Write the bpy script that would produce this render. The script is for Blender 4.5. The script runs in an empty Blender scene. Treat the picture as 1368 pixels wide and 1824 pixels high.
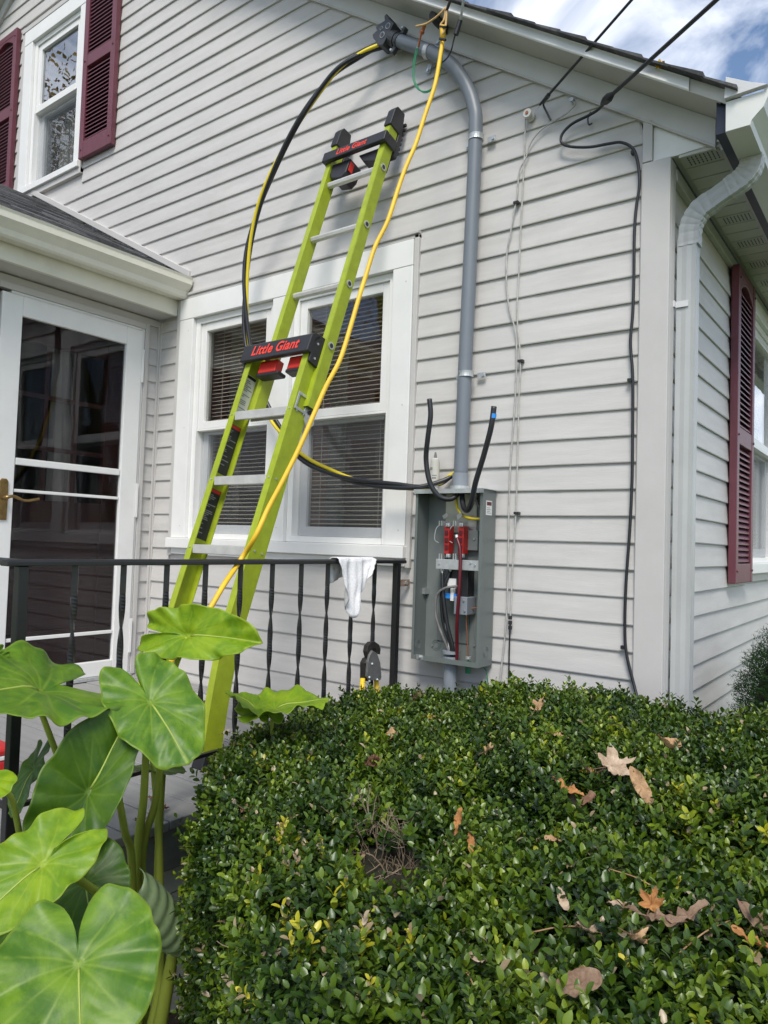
import bpy, math, random
import numpy as np
from mathutils import Vector, Matrix, noise

random.seed(7)
rng = np.random.default_rng(7)
SC = bpy.context.scene
COL = SC.collection

# ------------------------------------------------------------------ camera
FPX = 1302.0
RX = np.array([0.80336184, 0.59461485, 0.03229445])
UP = np.array([-0.00146357, -0.05225989, 0.99863245])
FW = np.array([-0.59548939, 0.80231046, 0.04111335])
CAM = np.array([0.76165, -2.76253, 1.45])
cd = bpy.data.cameras.new('camera')
cam = bpy.data.objects.new('camera', cd)
COL.objects.link(cam)
cam.matrix_world = Matrix(((RX[0], UP[0], -FW[0], CAM[0]), (RX[1], UP[1], -FW[1], CAM[1]),
                           (RX[2], UP[2], -FW[2], CAM[2]), (0, 0, 0, 1)))
cd.sensor_fit = 'VERTICAL'
cd.sensor_height = 36
cd.sensor_width = 27
cd.lens = 36 * FPX / 1824
cd.clip_start = 0.02
cd.clip_end = 500
SC.camera = cam

# ------------------------------------------------------------------ world, sun, exposure
SUN_EL, SUN_AZ = math.radians(50), math.radians(151)      # azimuth clockwise from +Y
w = bpy.data.worlds.new('World')
SC.world = w
w.use_nodes = True
nt = w.node_tree
nt.nodes.clear()
N = nt.nodes.new
out = N('ShaderNodeOutputWorld'); bg = N('ShaderNodeBackground')
sky = N('ShaderNodeTexSky')
sky.sky_type = 'NISHITA'; sky.sun_disc = False
sky.sun_elevation = SUN_EL; sky.sun_rotation = SUN_AZ
sky.air_density = 1.0; sky.dust_density = 0.5; sky.ozone_density = 1.6
tc = N('ShaderNodeTexCoord'); mp = N('ShaderNodeMapping'); mp.inputs['Scale'].default_value = (1, 1, 1.6)
mp.inputs['Location'].default_value = (0.35, 0.2, 0.1)
nz = N('ShaderNodeTexNoise'); nz.inputs['Scale'].default_value = 3.2; nz.inputs['Detail'].default_value = 7
nz.inputs['Roughness'].default_value = 0.58; nz.inputs['Distortion'].default_value = 0.7
rp = N('ShaderNodeValToRGB'); rp.color_ramp.elements[0].position = 0.45; rp.color_ramp.elements[1].position = 0.76
mx = N('ShaderNodeMix'); mx.data_type = 'RGBA'
mx.inputs['B'].default_value = (12.0, 12.1, 12.5, 1)
L = nt.links.new
L(tc.outputs['Generated'], mp.inputs['Vector']); L(mp.outputs['Vector'], nz.inputs['Vector'])
L(nz.outputs['Fac'], rp.inputs['Fac']); L(rp.outputs['Color'], mx.inputs['Factor'])
L(sky.outputs['Color'], mx.inputs['A']); L(mx.outputs['Result'], bg.inputs['Color'])
bg.inputs['Strength'].default_value = 0.078
L(bg.outputs['Background'], out.inputs['Surface'])

sd = bpy.data.lights.new('sun', 'SUN')
sd.energy = 1.5; sd.angle = math.radians(22); sd.color = (1.0, 0.95, 0.87)
so = bpy.data.objects.new('sun', sd); COL.objects.link(so)
sdir = Vector((math.sin(SUN_AZ) * math.cos(SUN_EL), math.cos(SUN_AZ) * math.cos(SUN_EL), math.sin(SUN_EL)))
so.rotation_euler = sdir.to_track_quat('Z', 'Y').to_euler()
so.location = (0, -6, 12)
SC.view_settings.view_transform = 'Standard'
SC.view_settings.look = 'None'
SC.view_settings.gamma = 1
SC.view_settings.use_curve_mapping = False
SC.view_settings.exposure = 1.15
SC.cycles.max_bounces = 8
SC.cycles.transparent_max_bounces = 16

# ------------------------------------------------------------------ pixel -> point on a real plane
def ray(px, py):
    return FW + RX * ((px - 684) / FPX) - UP * ((py - 912) / FPX)
def onY(px, py, y=0.0):
    r = ray(px, py); return CAM + r * (y - CAM[1]) / r[1]
def onX(px, py, x):
    r = ray(px, py); return CAM + r * (x - CAM[0]) / r[0]
def onZ(px, py, z):
    r = ray(px, py); return CAM + r * (z - CAM[2]) / r[2]
def dep(px, py, d):
    return CAM + ray(px, py) * d

# ------------------------------------------------------------------ materials
def mat(name, col, rough=0.5, metal=0.0, var=0.0, vscale=6.0, bump=0.0, bscale=60.0, stretch=(1, 1, 1),
        col2=None, spec=0.5, transl=0.0, dirt=0.0, emit=None):
    m = bpy.data.materials.new(name); m.use_nodes = True
    t = m.node_tree; n = t.nodes; b = n['Principled BSDF']
    b.inputs['Roughness'].default_value = rough
    b.inputs['Metallic'].default_value = metal
    b.inputs['Specular IOR Level'].default_value = spec
    c = (*col, 1)
    b.inputs['Base Color'].default_value = c
    tcn = n.new('ShaderNodeTexCoord'); mpn = n.new('ShaderNodeMapping'); mpn.inputs['Scale'].default_value = stretch
    t.links.new(tcn.outputs['Object'], mpn.inputs['Vector'])
    src = None
    if var > 0 or col2:
        no = n.new('ShaderNodeTexNoise'); no.inputs['Scale'].default_value = vscale; no.inputs['Detail'].default_value = 6
        no.inputs['Roughness'].default_value = 0.62
        t.links.new(mpn.outputs['Vector'], no.inputs['Vector'])
        r = n.new('ShaderNodeValToRGB'); r.color_ramp.elements[0].position = 0.32; r.color_ramp.elements[1].position = 0.68
        a = col2 if col2 else tuple(x * (1 - var) for x in col)
        d = col if col2 else tuple(min(1, x * (1 + var)) for x in col)
        r.color_ramp.elements[0].color = (*a, 1); r.color_ramp.elements[1].color = (*d, 1)
        t.links.new(no.outputs['Fac'], r.inputs['Fac'])
        src = r.outputs['Color']
    if dirt > 0:
        n2 = n.new('ShaderNodeTexNoise'); n2.inputs['Scale'].default_value = 2.3; n2.inputs['Detail'].default_value = 9
        n2.inputs['Roughness'].default_value = 0.72
        t.links.new(tcn.outputs['Object'], n2.inputs['Vector'])
        r2 = n.new('ShaderNodeValToRGB'); r2.color_ramp.elements[0].position = 0.52; r2.color_ramp.elements[1].position = 0.78
        r2.color_ramp.elements[0].color = (0, 0, 0, 1); r2.color_ramp.elements[1].color = (dirt, dirt, dirt, 1)
        t.links.new(n2.outputs['Fac'], r2.inputs['Fac'])
        mm = n.new('ShaderNodeMix'); mm.data_type = 'RGBA'
        t.links.new(r2.outputs['Color'], mm.inputs['Factor'])
        if src: t.links.new(src, mm.inputs['A'])
        else: mm.inputs['A'].default_value = c
        mm.inputs['B'].default_value = (0.19, 0.165, 0.13, 1)
        src = mm.outputs['Result']
    if src: t.links.new(src, b.inputs['Base Color'])
    if bump > 0:
        nb = n.new('ShaderNodeTexNoise'); nb.inputs['Scale'].default_value = bscale; nb.inputs['Detail'].default_value = 5
        t.links.new(mpn.outputs['Vector'], nb.inputs['Vector'])
        bp = n.new('ShaderNodeBump'); bp.inputs['Strength'].default_value = bump; bp.inputs['Distance'].default_value = 0.004
        t.links.new(nb.outputs['Fac'], bp.inputs['Height']); t.links.new(bp.outputs['Normal'], b.inputs['Normal'])
    if transl > 0:
        tr = n.new('ShaderNodeBsdfTranslucent'); ms = n.new('ShaderNodeMixShader'); ms.inputs[0].default_value = transl
        if src: t.links.new(src, tr.inputs['Color'])
        else: tr.inputs['Color'].default_value = c
        o = n['Material Output']
        t.links.new(b.outputs[0], ms.inputs[1]); t.links.new(tr.outputs[0], ms.inputs[2]); t.links.new(ms.outputs[0], o.inputs['Surface'])
    return m

def glass_mat(name, tint=(0.75, 0.78, 0.78), refl=0.0, ior=1.7):
    m = bpy.data.materials.new(name); m.use_nodes = True
    t = m.node_tree; n = t.nodes; n.clear()
    o = n.new('ShaderNodeOutputMaterial'); tr = n.new('ShaderNodeBsdfTransparent'); tr.inputs[0].default_value = (*tint, 1)
    g = n.new('ShaderNodeBsdfGlossy'); g.inputs['Roughness'].default_value = 0.0; g.inputs['Color'].default_value = (0.95, 0.97, 1, 1)
    fr = n.new('ShaderNodeFresnel'); ge = n.new('ShaderNodeNewGeometry'); mr_ = n.new('ShaderNodeMapRange')
    mr_.inputs['To Min'].default_value = ior; mr_.inputs['To Max'].default_value = 1 / ior      # same reflectance from either side of the sheet
    t.links.new(ge.outputs['Backfacing'], mr_.inputs['Value']); t.links.new(mr_.outputs['Result'], fr.inputs['IOR'])
    tcn = n.new('ShaderNodeTexCoord'); no = n.new('ShaderNodeTexNoise'); no.inputs['Scale'].default_value = 2.5
    bp = n.new('ShaderNodeBump'); bp.inputs['Strength'].default_value = 0.03; bp.inputs['Distance'].default_value = 0.05
    ad = n.new('ShaderNodeMath'); ad.operation = 'ADD'; ad.inputs[1].default_value = refl; ad.use_clamp = True
    ms = n.new('ShaderNodeMixShader')
    t.links.new(tcn.outputs['Object'], no.inputs['Vector']); t.links.new(no.outputs['Fac'], bp.inputs['Height'])
    t.links.new(bp.outputs['Normal'], g.inputs['Normal'])
    t.links.new(fr.outputs[0], ad.inputs[0]); t.links.new(ad.outputs[0], ms.inputs[0])
    t.links.new(tr.outputs[0], ms.inputs[1]); t.links.new(g.outputs[0], ms.inputs[2]); t.links.new(ms.outputs[0], o.inputs[0])
    return m

def screen_mat(name):
    m = bpy.data.materials.new(name); m.use_nodes = True
    t = m.node_tree; n = t.nodes; n.clear()
    o = n.new('ShaderNodeOutputMaterial'); tr = n.new('ShaderNodeBsdfTransparent')
    d = n.new('ShaderNodeBsdfDiffuse'); d.inputs[0].default_value = (0.16, 0.18, 0.2, 1)
    ms = n.new('ShaderNodeMixShader'); ms.inputs[0].default_value = 0.10
    t.links.new(tr.outputs[0], ms.inputs[1]); t.links.new(d.outputs[0], ms.inputs[2]); t.links.new(ms.outputs[0], o.inputs[0])
    return m

M = {}
M['siding'] = mat('siding_vinyl', (0.525, 0.508, 0.488), 0.55, var=0.065, vscale=3, bump=0.15, bscale=30, stretch=(1, 1, 9), dirt=0.14)
M['post'] = mat('corner_vinyl', (0.512, 0.495, 0.476), 0.5, var=0.03, bump=0.08, bscale=40, dirt=0.08)
M['trim'] = mat('white_trim', (0.76, 0.757, 0.74), 0.42, var=0.03, dirt=0.10, bump=0.03, bscale=20)
M['frieze'] = mat('frieze_metal', (0.60, 0.60, 0.605), 0.45, var=0.04, dirt=0.12)
M['soffit'] = mat('soffit_beige', (0.50, 0.49, 0.45), 0.6, var=0.05, dirt=0.1)
M['gutter'] = mat('gutter_white', (0.66, 0.665, 0.63), 0.32, var=0.06, vscale=3, dirt=0.16)
M['gutter_old'] = mat('gutter_cream', (0.70, 0.68, 0.58), 0.35, var=0.07, vscale=3, dirt=0.2)
M['downspout'] = mat('downspout_metal', (0.42, 0.43, 0.425), 0.35, var=0.05, dirt=0.15)
M['vsash'] = mat('vinyl_sash', (0.77, 0.765, 0.745), 0.35, var=0.02, dirt=0.1)
M['screenframe'] = mat('screen_frame', (0.55, 0.56, 0.57), 0.4, var=0.05)
M['shutter'] = mat('shutter_burgundy', (0.135, 0.036, 0.052), 0.45, var=0.12, vscale=5, bump=0.25, bscale=45, stretch=(6, 6, 0.8))
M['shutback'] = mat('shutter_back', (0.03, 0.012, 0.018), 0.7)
M['glass'] = glass_mat('window_glass', (0.86, 0.87, 0.86), 0.0, 1.55)
M['glassup'] = glass_mat('upper_glass', (0.5, 0.52, 0.55), 0.14, 1.8)
M['glassdoor'] = glass_mat('storm_glass', (0.72, 0.72, 0.73), 0.0, 1.42)
M['screen'] = screen_mat('insect_screen')
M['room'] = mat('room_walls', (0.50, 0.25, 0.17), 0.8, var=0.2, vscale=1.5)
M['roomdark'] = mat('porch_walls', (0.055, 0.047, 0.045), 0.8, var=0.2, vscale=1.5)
M['blind'] = mat('blind_slat', (0.70, 0.60, 0.49), 0.5)
M['curtain'] = mat('curtain', (0.32, 0.3, 0.27), 0.9, var=0.15)
M['redwood'] = mat('inner_door_paint', (0.07, 0.022, 0.02), 0.5, var=0.15)
M['shingle'] = mat('asphalt_shingle', (0.075, 0.077, 0.08), 0.9, var=0.45, vscale=40, bump=0.5, bscale=250, col2=(0.03, 0.031, 0.034))
M['shingle2'] = mat('asphalt_shingle_light', (0.12, 0.12, 0.122), 0.9, var=0.45, vscale=40, bump=0.5, bscale=250, col2=(0.055, 0.056, 0.06))
M['navy'] = mat('dark_fascia_gap', (0.012, 0.016, 0.035), 0.4)
M['lime'] = mat('lime_fibreglass', (0.315, 0.385, 0.018), 0.42, var=0.12, vscale=22, dirt=0.16, bump=0.04, bscale=120)
M['alu'] = mat('worn_aluminium', (0.60, 0.59, 0.56), 0.42, metal=0.35, var=0.10, vscale=18, dirt=0.3, bump=0.05)
M['blackpl'] = mat('black_plastic', (0.017, 0.017, 0.02), 0.42, bump=0.05, bscale=200)
M['redpl'] = mat('red_plastic', (0.62, 0.03, 0.018), 0.45)
M['letter'] = mat('red_lettering', (0.75, 0.05, 0.03), 0.5)
M['steel'] = mat('zinc_steel', (0.58, 0.60, 0.60), 0.33, metal=0.75, var=0.08, vscale=30)
M['galv'] = mat('galvanised', (0.50, 0.52, 0.52), 0.42, metal=0.5, var=0.12, vscale=40)
M['pvc'] = mat('grey_pvc', (0.165, 0.187, 0.215), 0.42, var=0.06, vscale=5, dirt=0.08)
M['pvcl'] = mat('grey_pvc_fitting', (0.22, 0.245, 0.275), 0.42, var=0.05)
M['pvcd'] = mat('dark_pvc_head', (0.05, 0.053, 0.06), 0.45, var=0.1)
M['box'] = mat('box_grey_enamel', (0.135, 0.155, 0.148), 0.38, var=0.05, vscale=5, dirt=0.05)
M['boxin'] = mat('box_grey_inside', (0.17, 0.19, 0.182), 0.4, var=0.08, vscale=4)
M['zincpan'] = mat('zinc_plate', (0.55, 0.54, 0.50), 0.35, metal=0.6, var=0.15, vscale=7)
M['cable'] = mat('black_cable', (0.016, 0.017, 0.02), 0.38, bump=0.04)
M['cableg'] = mat('grey_cable', (0.18, 0.17, 0.165), 0.6, var=0.25, vscale=30)
M['cablew'] = mat('weathered_white_wire', (0.42, 0.41, 0.385), 0.7, var=0.25, vscale=25)
M['yellow'] = mat('yellow_stripe', (0.72, 0.56, 0.02), 0.42)
M['cord'] = mat('yellow_orange_cord', (0.78, 0.48, 0.022), 0.48, var=0.10, vscale=14, dirt=0.1)
M['maroon'] = mat('maroon_insulation', (0.10, 0.008, 0.014), 0.4)
M['green'] = mat('green_insulation', (0.02, 0.22, 0.10), 0.45)
M['copper'] = mat('copper', (0.50, 0.19, 0.09), 0.35, metal=0.8)
M['whiteplastic'] = mat('white_plastic', (0.72, 0.72, 0.70), 0.4)
M['sticker'] = mat('sticker_paper', (0.68, 0.68, 0.66), 0.6)
M['redblock'] = mat('red_terminal', (0.34, 0.018, 0.016), 0.4)
M['bluepl'] = mat('blue_plastic', (0.03, 0.25, 0.72), 0.4)
M['iron'] = mat('black_wrought_iron', (0.012, 0.012, 0.013), 0.36, var=0.2, bump=0.08, bscale=70)
M['rust'] = mat('rusty_bracket', (0.42, 0.36, 0.30), 0.6, col2=(0.22, 0.09, 0.04), vscale=60)
M['brass'] = mat('antique_brass', (0.30, 0.20, 0.08), 0.32, metal=0.85, var=0.3, vscale=40)
M['terry'] = mat('terry_cloth', (0.86, 0.85, 0.86), 0.95, var=0.12, vscale=160, bump=1.0, bscale=420)
M['deck'] = mat('grey_deck_paint', (0.28, 0.275, 0.27), 0.55, var=0.1, vscale=5, bump=0.3, bscale=60, stretch=(0.7, 8, 8), dirt=0.25)
M['deckedge'] = mat('grey_fascia_paint', (0.20, 0.205, 0.19), 0.55, var=0.12, vscale=5, bump=0.2, stretch=(6, 0.6, 6), dirt=0.2)
M['skirt'] = mat('porch_skirt', (0.68, 0.68, 0.63), 0.6, var=0.06, dirt=0.3)
M['concrete'] = mat('foundation', (0.33, 0.32, 0.30), 0.9, var=0.15, bump=0.3)
M['soil'] = mat('dark_mulch', (0.05, 0.035, 0.025), 0.95, var=0.5, vscale=40, bump=1.0, bscale=90)
M['caulk'] = mat('caulk_tube', (0.62, 0.60, 0.53), 0.5, var=0.08, vscale=20, dirt=0.2)
M['porcelain'] = mat('porcelain', (0.60, 0.59, 0.56), 0.3, var=0.08, dirt=0.2)
M['darksteel'] = mat('tool_steel', (0.05, 0.045, 0.042), 0.45, metal=0.6, var=0.25, vscale=30)
M['toolplate'] = mat('tool_plate', (0.17, 0.17, 0.165), 0.45, metal=0.4, var=0.2, vscale=40)
M['toolyellow'] = mat('tool_grip_yellow', (0.80, 0.52, 0.01), 0.45)
M['redtool'] = mat('red_box_paint', (0.55, 0.02, 0.02), 0.4)
M['rope'] = mat('tan_rope', (0.52, 0.34, 0.14), 0.8, var=0.2, vscale=60)
M['twig'] = mat('boxwood_twig', (0.25, 0.19, 0.13), 0.85, var=0.3, vscale=30)
M['stalk'] = mat('taro_stalk', (0.36, 0.42, 0.06), 0.4, var=0.25, vscale=9, stretch=(1, 1, 0.3), transl=0.15)
M['vein'] = mat('taro_vein', (0.38, 0.48, 0.09), 0.45, transl=0.2)
M['barkm'] = mat('tree_bark', (0.09, 0.075, 0.06), 0.95, var=0.3, vscale=12, bump=0.8)
M['needle'] = mat('yew_needle', (0.016, 0.044, 0.010), 0.6, var=0.3, vscale=15, spec=0.1)
M['brick'] = mat('pale_house_wall', (0.42, 0.43, 0.36), 0.7, var=0.05)
M['roofn'] = mat('weathered_roof', (0.26, 0.24, 0.22), 0.9, var=0.25, vscale=7)
M['grass'] = mat('lawn_grass', (0.05, 0.09, 0.025), 0.9, col2=(0.075, 0.10, 0.03), vscale=3, bump=0.7, bscale=150)

def attr_leaf(name, stops, rough=0.35, transl=0.25, spec=0.5):
    """leaf material whose hue per leaf comes from the mesh attribute 'tint'"""
    m = bpy.data.materials.new(name); m.use_nodes = True
    t = m.node_tree; n = t.nodes; b = n['Principled BSDF']
    a = n.new('ShaderNodeAttribute'); a.attribute_name = 'tint'
    r = n.new('ShaderNodeValToRGB')
    el = r.color_ramp.elements
    el[0].position = stops[0][0]; el[0].color = (*stops[0][1], 1)
    el[1].position = stops[-1][0]; el[1].color = (*stops[-1][1], 1)
    for p, c in stops[1:-1]:
        e = el.new(p); e.color = (*c, 1)
    t.links.new(a.outputs['Fac'], r.inputs['Fac']); t.links.new(r.outputs['Color'], b.inputs['Base Color'])
    b.inputs['Roughness'].default_value = rough; b.inputs['Specular IOR Level'].default_value = spec
    tr = n.new('ShaderNodeBsdfTranslucent'); ms = n.new('ShaderNodeMixShader'); ms.inputs[0].default_value = transl
    t.links.new(r.outputs['Color'], tr.inputs['Color'])
    t.links.new(b.outputs[0], ms.inputs[1]); t.links.new(tr.outputs[0], ms.inputs[2])
    t.links.new(ms.outputs[0], n['Material Output'].inputs['Surface'])
    return m

# ------------------------------------------------------------------ mesh builder
ORG = {}
class MB:
    def __init__(s): s.v = []; s.f = []
    def add(s, vs, fs):
        o = len(s.v); s.v.extend([tuple(float(c) for c in p) for p in vs]); s.f.extend([tuple(i + o for i in q) for q in fs]); return s
    def box(s, x0, x1, y0, y1, z0, z1):
        vs = [(x0, y0, z0), (x1, y0, z0), (x1, y1, z0), (x0, y1, z0), (x0, y0, z1), (x1, y0, z1), (x1, y1, z1), (x0, y1, z1)]
        return s.add(vs, [(3, 2, 1, 0), (4, 5, 6, 7), (0, 1, 5, 4), (1, 2, 6, 5), (2, 3, 7, 6), (3, 0, 4, 7)])
    def fbox(s, fn, a0, a1, b0, b1, c0, c1):
        vs = [fn(a, b, c) for c in (c0, c1) for a, b in ((a0, b0), (a1, b0), (a1, b1), (a0, b1))]
        return s.add(vs, [(3, 2, 1, 0), (4, 5, 6, 7), (0, 1, 5, 4), (1, 2, 6, 5), (2, 3, 7, 6), (3, 0, 4, 7)])
    def prism(s, poly, fn, c0, c1):
        n = len(poly)
        vs = [fn(a, b, c0) for a, b in poly] + [fn(a, b, c1) for a, b in poly]
        return s.add(vs, [tuple(range(n))[::-1], tuple(range(n, 2 * n))] + [(i, (i + 1) % n, n + (i + 1) % n, n + i) for i in range(n)])
    def tube(s, pts, r, n=8, cap=True):
        pts = [np.array(p, float) for p in pts]; k = len(pts)
        rs = r if hasattr(r, '__len__') else [r] * k
        prev = None; vs = []
        for i in range(k):
            t = pts[min(i + 1, k - 1)] - pts[max(i - 1, 0)]; t = t / (np.linalg.norm(t) + 1e-12)
            if prev is None:
                a = np.array([0, 0, 1.]) if abs(t[2]) < 0.9 else np.array([1., 0, 0]); a = a - t * (a @ t)
            else: a = prev - t * (prev @ t)
            a /= np.linalg.norm(a) + 1e-12; prev = a; b = np.cross(t, a)
            for j in range(n):
                th = 2 * math.pi * j / n; vs.append(pts[i] + rs[i] * (math.cos(th) * a + math.sin(th) * b))
        fs = [(i * n + j, i * n + (j + 1) % n, (i + 1) * n + (j + 1) % n, (i + 1) * n + j) for i in range(k - 1) for j in range(n)]
        if cap: fs += [tuple(range(n))[::-1], tuple(range((k - 1) * n, k * n))]
        return s.add(vs, fs)
    def cyl(s, p0, p1, r, n=14): return s.tube([p0, p1], r, n)
    def loft(s, rings, closed=True):
        n = len(rings[0]); k = len(rings)
        vs = [p for r in rings for p in r]
        fs = [(i * n + j, i * n + (j + 1) % n, (i + 1) * n + (j + 1) % n, (i + 1) * n + j) for i in range(k - 1) for j in range(n)]
        if closed: fs += [tuple(range(n))[::-1], tuple(range((k - 1) * n, k * n))]
        return s.add(vs, fs)
    def grid(s, P):
        a, b = len(P), len(P[0])
        return s.add([q for r in P for q in r], [(i * b + j, i * b + j + 1, (i + 1) * b + j + 1, (i + 1) * b + j) for i in range(a - 1) for j in range(b - 1)])
    def build(s, name, m, parent=None, smooth=False, bevel=0, solid=0):
        me = bpy.data.meshes.new(name)
        o = np.array(ORG.get(parent.name, (0, 0, 0))) if parent else np.zeros(3)
        me.from_pydata([tuple(np.array(v) - o) for v in s.v], [], s.f)
        me.materials.append(m)
        ob = bpy.data.objects.new(name, me); COL.objects.link(ob)
        if parent: ob.parent = parent; ORG[ob.name] = tuple(o)
        if smooth: me.polygons.foreach_set('use_smooth', [True] * len(me.polygons))
        if solid:
            d = ob.modifiers.new('thickness', 'SOLIDIFY'); d.thickness = solid; d.offset = 0
        if bevel:
            d = ob.modifiers.new('edge', 'BEVEL'); d.width = bevel; d.segments = 2; d.limit_method = 'ANGLE'; d.angle_limit = 0.7
        return ob

def tag(o, label=None, cat=None, group=None, kind=None):
    if label: o['label'] = label
    if cat: o['category'] = cat
    if group: o['group'] = group
    if kind: o['kind'] = kind
    return o
def thing(name, label, cat, loc=(0, 0, 0), group=None):
    o = bpy.data.objects.new(name, None); COL.objects.link(o); o.location = loc; o.empty_display_size = 0.1
    ORG[o.name] = tuple(loc)
    return tag(o, label, cat, group)
def single(mb, name, m, label, cat, group=None, **k):
    """a thing that is one mesh, its origin at its lowest point"""
    v = np.array(mb.v); c = np.array([v[:, 0].mean(), v[:, 1].mean(), v[:, 2].min()])
    mb.v = [tuple(np.array(p) - c) for p in mb.v]
    o = mb.build(name, m, None, **k); o.location = c
    return tag(o, label, cat, group)
def spline(pts, n=10):
    P = [np.array(p, float) for p in pts]; P = [2 * P[0] - P[1]] + P + [2 * P[-1] - P[-2]]; o = []
    for i in range(1, len(P) - 2):
        for k in range(n):
            t = k / n
            o.append(0.5 * (2 * P[i] + (P[i + 1] - P[i - 1]) * t + (2 * P[i - 1] - 5 * P[i] + 4 * P[i + 1] - P[i + 2]) * t * t + (3 * P[i] - P[i - 1] - 3 * P[i + 1] + P[i + 2]) * t ** 3))
    o.append(P[-2]); return o
def text_mesh(s, name, m, parent, origin, ex, ey, size, extrude=0.0006, shear=0.0, fat=0.0, sx=1.0):
    cu = bpy.data.curves.new('lettering', 'FONT'); cu.body = s; cu.size = 1.0; cu.extrude = 0; cu.shear = shear; cu.offset = fat; cu.space_character = 1.06
    cu.align_x = 'CENTER'; cu.align_y = 'CENTER'
    t = bpy.data.objects.new('tmp', cu); COL.objects.link(t)
    dg = bpy.context.evaluated_depsgraph_get(); dg.update()
    me = bpy.data.meshes.new_from_object(t.evaluated_get(dg))
    COL.objects.unlink(t); bpy.data.objects.remove(t)
    ex = np.array(ex, float); ey = np.array(ey, float); en = np.cross(ex, ey); og = np.array(ORG[parent.name])
    for v in me.vertices:
        v.co = Vector(np.array(origin) - og + ex * v.co.x * size * sx + ey * v.co.y * size + en * extrude)
    me.materials.clear(); me.materials.append(m)
    o = bpy.data.objects.new(name, me); COL.objects.link(o); o.parent = parent; ORG[o.name] = tuple(og)
    return o

# ------------------------------------------------------------------ wall frames: (along, up, outward)
def GW(u, v, w_): return (u, -w_, v)            # gable wall, faces -Y
def SW(u, v, w_): return (w_ - 0.021, u, v)             # side wall, faces +X
VX = -3.06
def VW(u, v, w_): return (VX + w_, u, v)        # entry porch wall with the door, faces +X

# ================================================================== SETTING
g = MB(); g.box(-60, 60, -60, 60, -0.3, 0.0)
tag(g.build('ground', M['grass']), kind='structure')
g = MB()
pts = []
for i in range(22):
    row = []
    for j in range(22):
        x = -1.2 + i * 0.2; y = -2.4 + j * 0.115
        row.append((x, y, 0.012 + 0.02 * noise.noise((x * 6, y * 6, 0))))
    pts.append(row)
g.grid(pts)
tag(g.build('planting_bed', M['soil']), kind='structure')

# ================================================================== HOUSE
house = thing('house', 'pale grey vinyl sided gabled house with white trim and burgundy shutters', 'house', (-4.55, 3.0, 0))
EXP = 0.1016
ZB = 2.593                                       # a known course line
SL = 0.70
PK = -4.55
def rake_x(z, off=3.016): return (off - z) / SL  # right rake underside
def lrake_x(z): return 2 * PK - rake_x(z)
FS = 0.525
def flash_x(z): return -2.80 - (z - 3.0) / FS

wallcore = MB()
brd = []
def board(mb, fn, b0, t0, b1, t1, v0, h=EXP):
    n = max(1, int((b1 - b0) / 0.22)); rings = []
    for i in range(n + 1):
        t = i / n; ub = b0 + (b1 - b0) * t; ut = t0 + (t1 - t0) * t
        wb = 0.0016 * noise.noise((ub * 1.7, v0 * 7.3, 3.1)) + 0.0008 * noise.noise((ub * 6, v0 * 9, 8))
        zz = 0.0022 * noise.noise((ub * 1.1, v0 * 5.3, 5.1))
        rings.append([fn(ub, v0 + zz, 0.002), fn(ub, v0 + zz, 0.0132 + wb), fn(ub, v0 + 0.004 + zz, 0.0145 + wb),
                      fn(ut, v0 + h * 0.5, 0.0095 + wb * 1.6), fn(ut, v0 + h + 0.003, 0.004), fn(ut, v0 + h + 0.003, 0.0005)])
    mb.loft(rings)

gab_open = [(-2.875, -1.125, 1.328, 2.885), (-4.975, -4.03, 3.985, 5.385)]
k = -24
segs = []
z = ZB + EXP * 36
zs = [ZB + EXP * i for i in range(-22, 36)]
for z0 in zs:
    z1 = z0 + EXP
    r0, r1 = rake_x(z0), rake_x(z1)
    R0, R1 = min(r0, -0.098), min(r1, -0.098)
    if R1 <= PK + 0.02: continue
    if z1 <= 3.0: L0 = L1 = -3.035
    elif z0 <= 3.985: L0, L1 = min(-2.79, flash_x(z0)), flash_x(z1)
    else: L0, L1 = lrake_x(z0), lrake_x(z1)
    parts_ = [(L0, L1, R0, R1)]
    for (a, b, c, d) in gab_open:
        if z1 > c + 0.004 and z0 < d - 0.004:
            new = []
            for (l0, l1, q0, q1) in parts_:
                if q0 <= a or l0 >= b: new.append((l0, l1, q0, q1)); continue
                if l0 < a: new.append((l0, l1, a, a))
                if q0 > b: new.append((b, b, q0, q1))
            parts_ = new
    for p in parts_:
        if p[2] - p[0] > 0.015: segs.append((p, z0))
# sheathing behind the boards, open at the windows
core = MB()
def rect_ring(mb, fn, u0, u1, v0, v1, holes, w0, w1):
    us = sorted({u0, u1, *[h[0] for h in holes], *[h[1] for h in holes]}); vs = sorted({v0, v1, *[h[2] for h in holes], *[h[3] for h in holes]})
    for i in range(len(us) - 1):
        for j in range(len(vs) - 1):
            cu, cv = (us[i] + us[i + 1]) / 2, (vs[j] + vs[j + 1]) / 2
            if any(h[0] < cu < h[1] and h[2] < cv < h[3] for h in holes): continue
            mb.fbox(fn, us[i], us[i + 1], vs[j], vs[j + 1], w0, w1)
rect_ring(core, GW, -9.1, -0.171, 0.3, 2.95, [(-2.80, -1.17, 1.36, 2.84)], -0.15, 0.0)
rect_ring(core, GW, -5.6, -3.4, 2.95, 5.35, [(-4.93, -4.07, 4.02, 5.34)], -0.15, 0.0)
core.prism([(-3.4, 2.95), (-0.18, 2.95), (-3.4, 5.30)], GW, -0.15, 0.0)
core.prism([(-5.6, 2.95), (-9.05, 2.95), (-5.6, 5.30)], GW, -0.15, 0.0)
core.prism([(-5.6, 5.35), (-3.4, 5.35), (PK, 6.15)], GW, -0.15, 0.0)
gwall = core.build('gable_wall', M['siding'], house)
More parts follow.
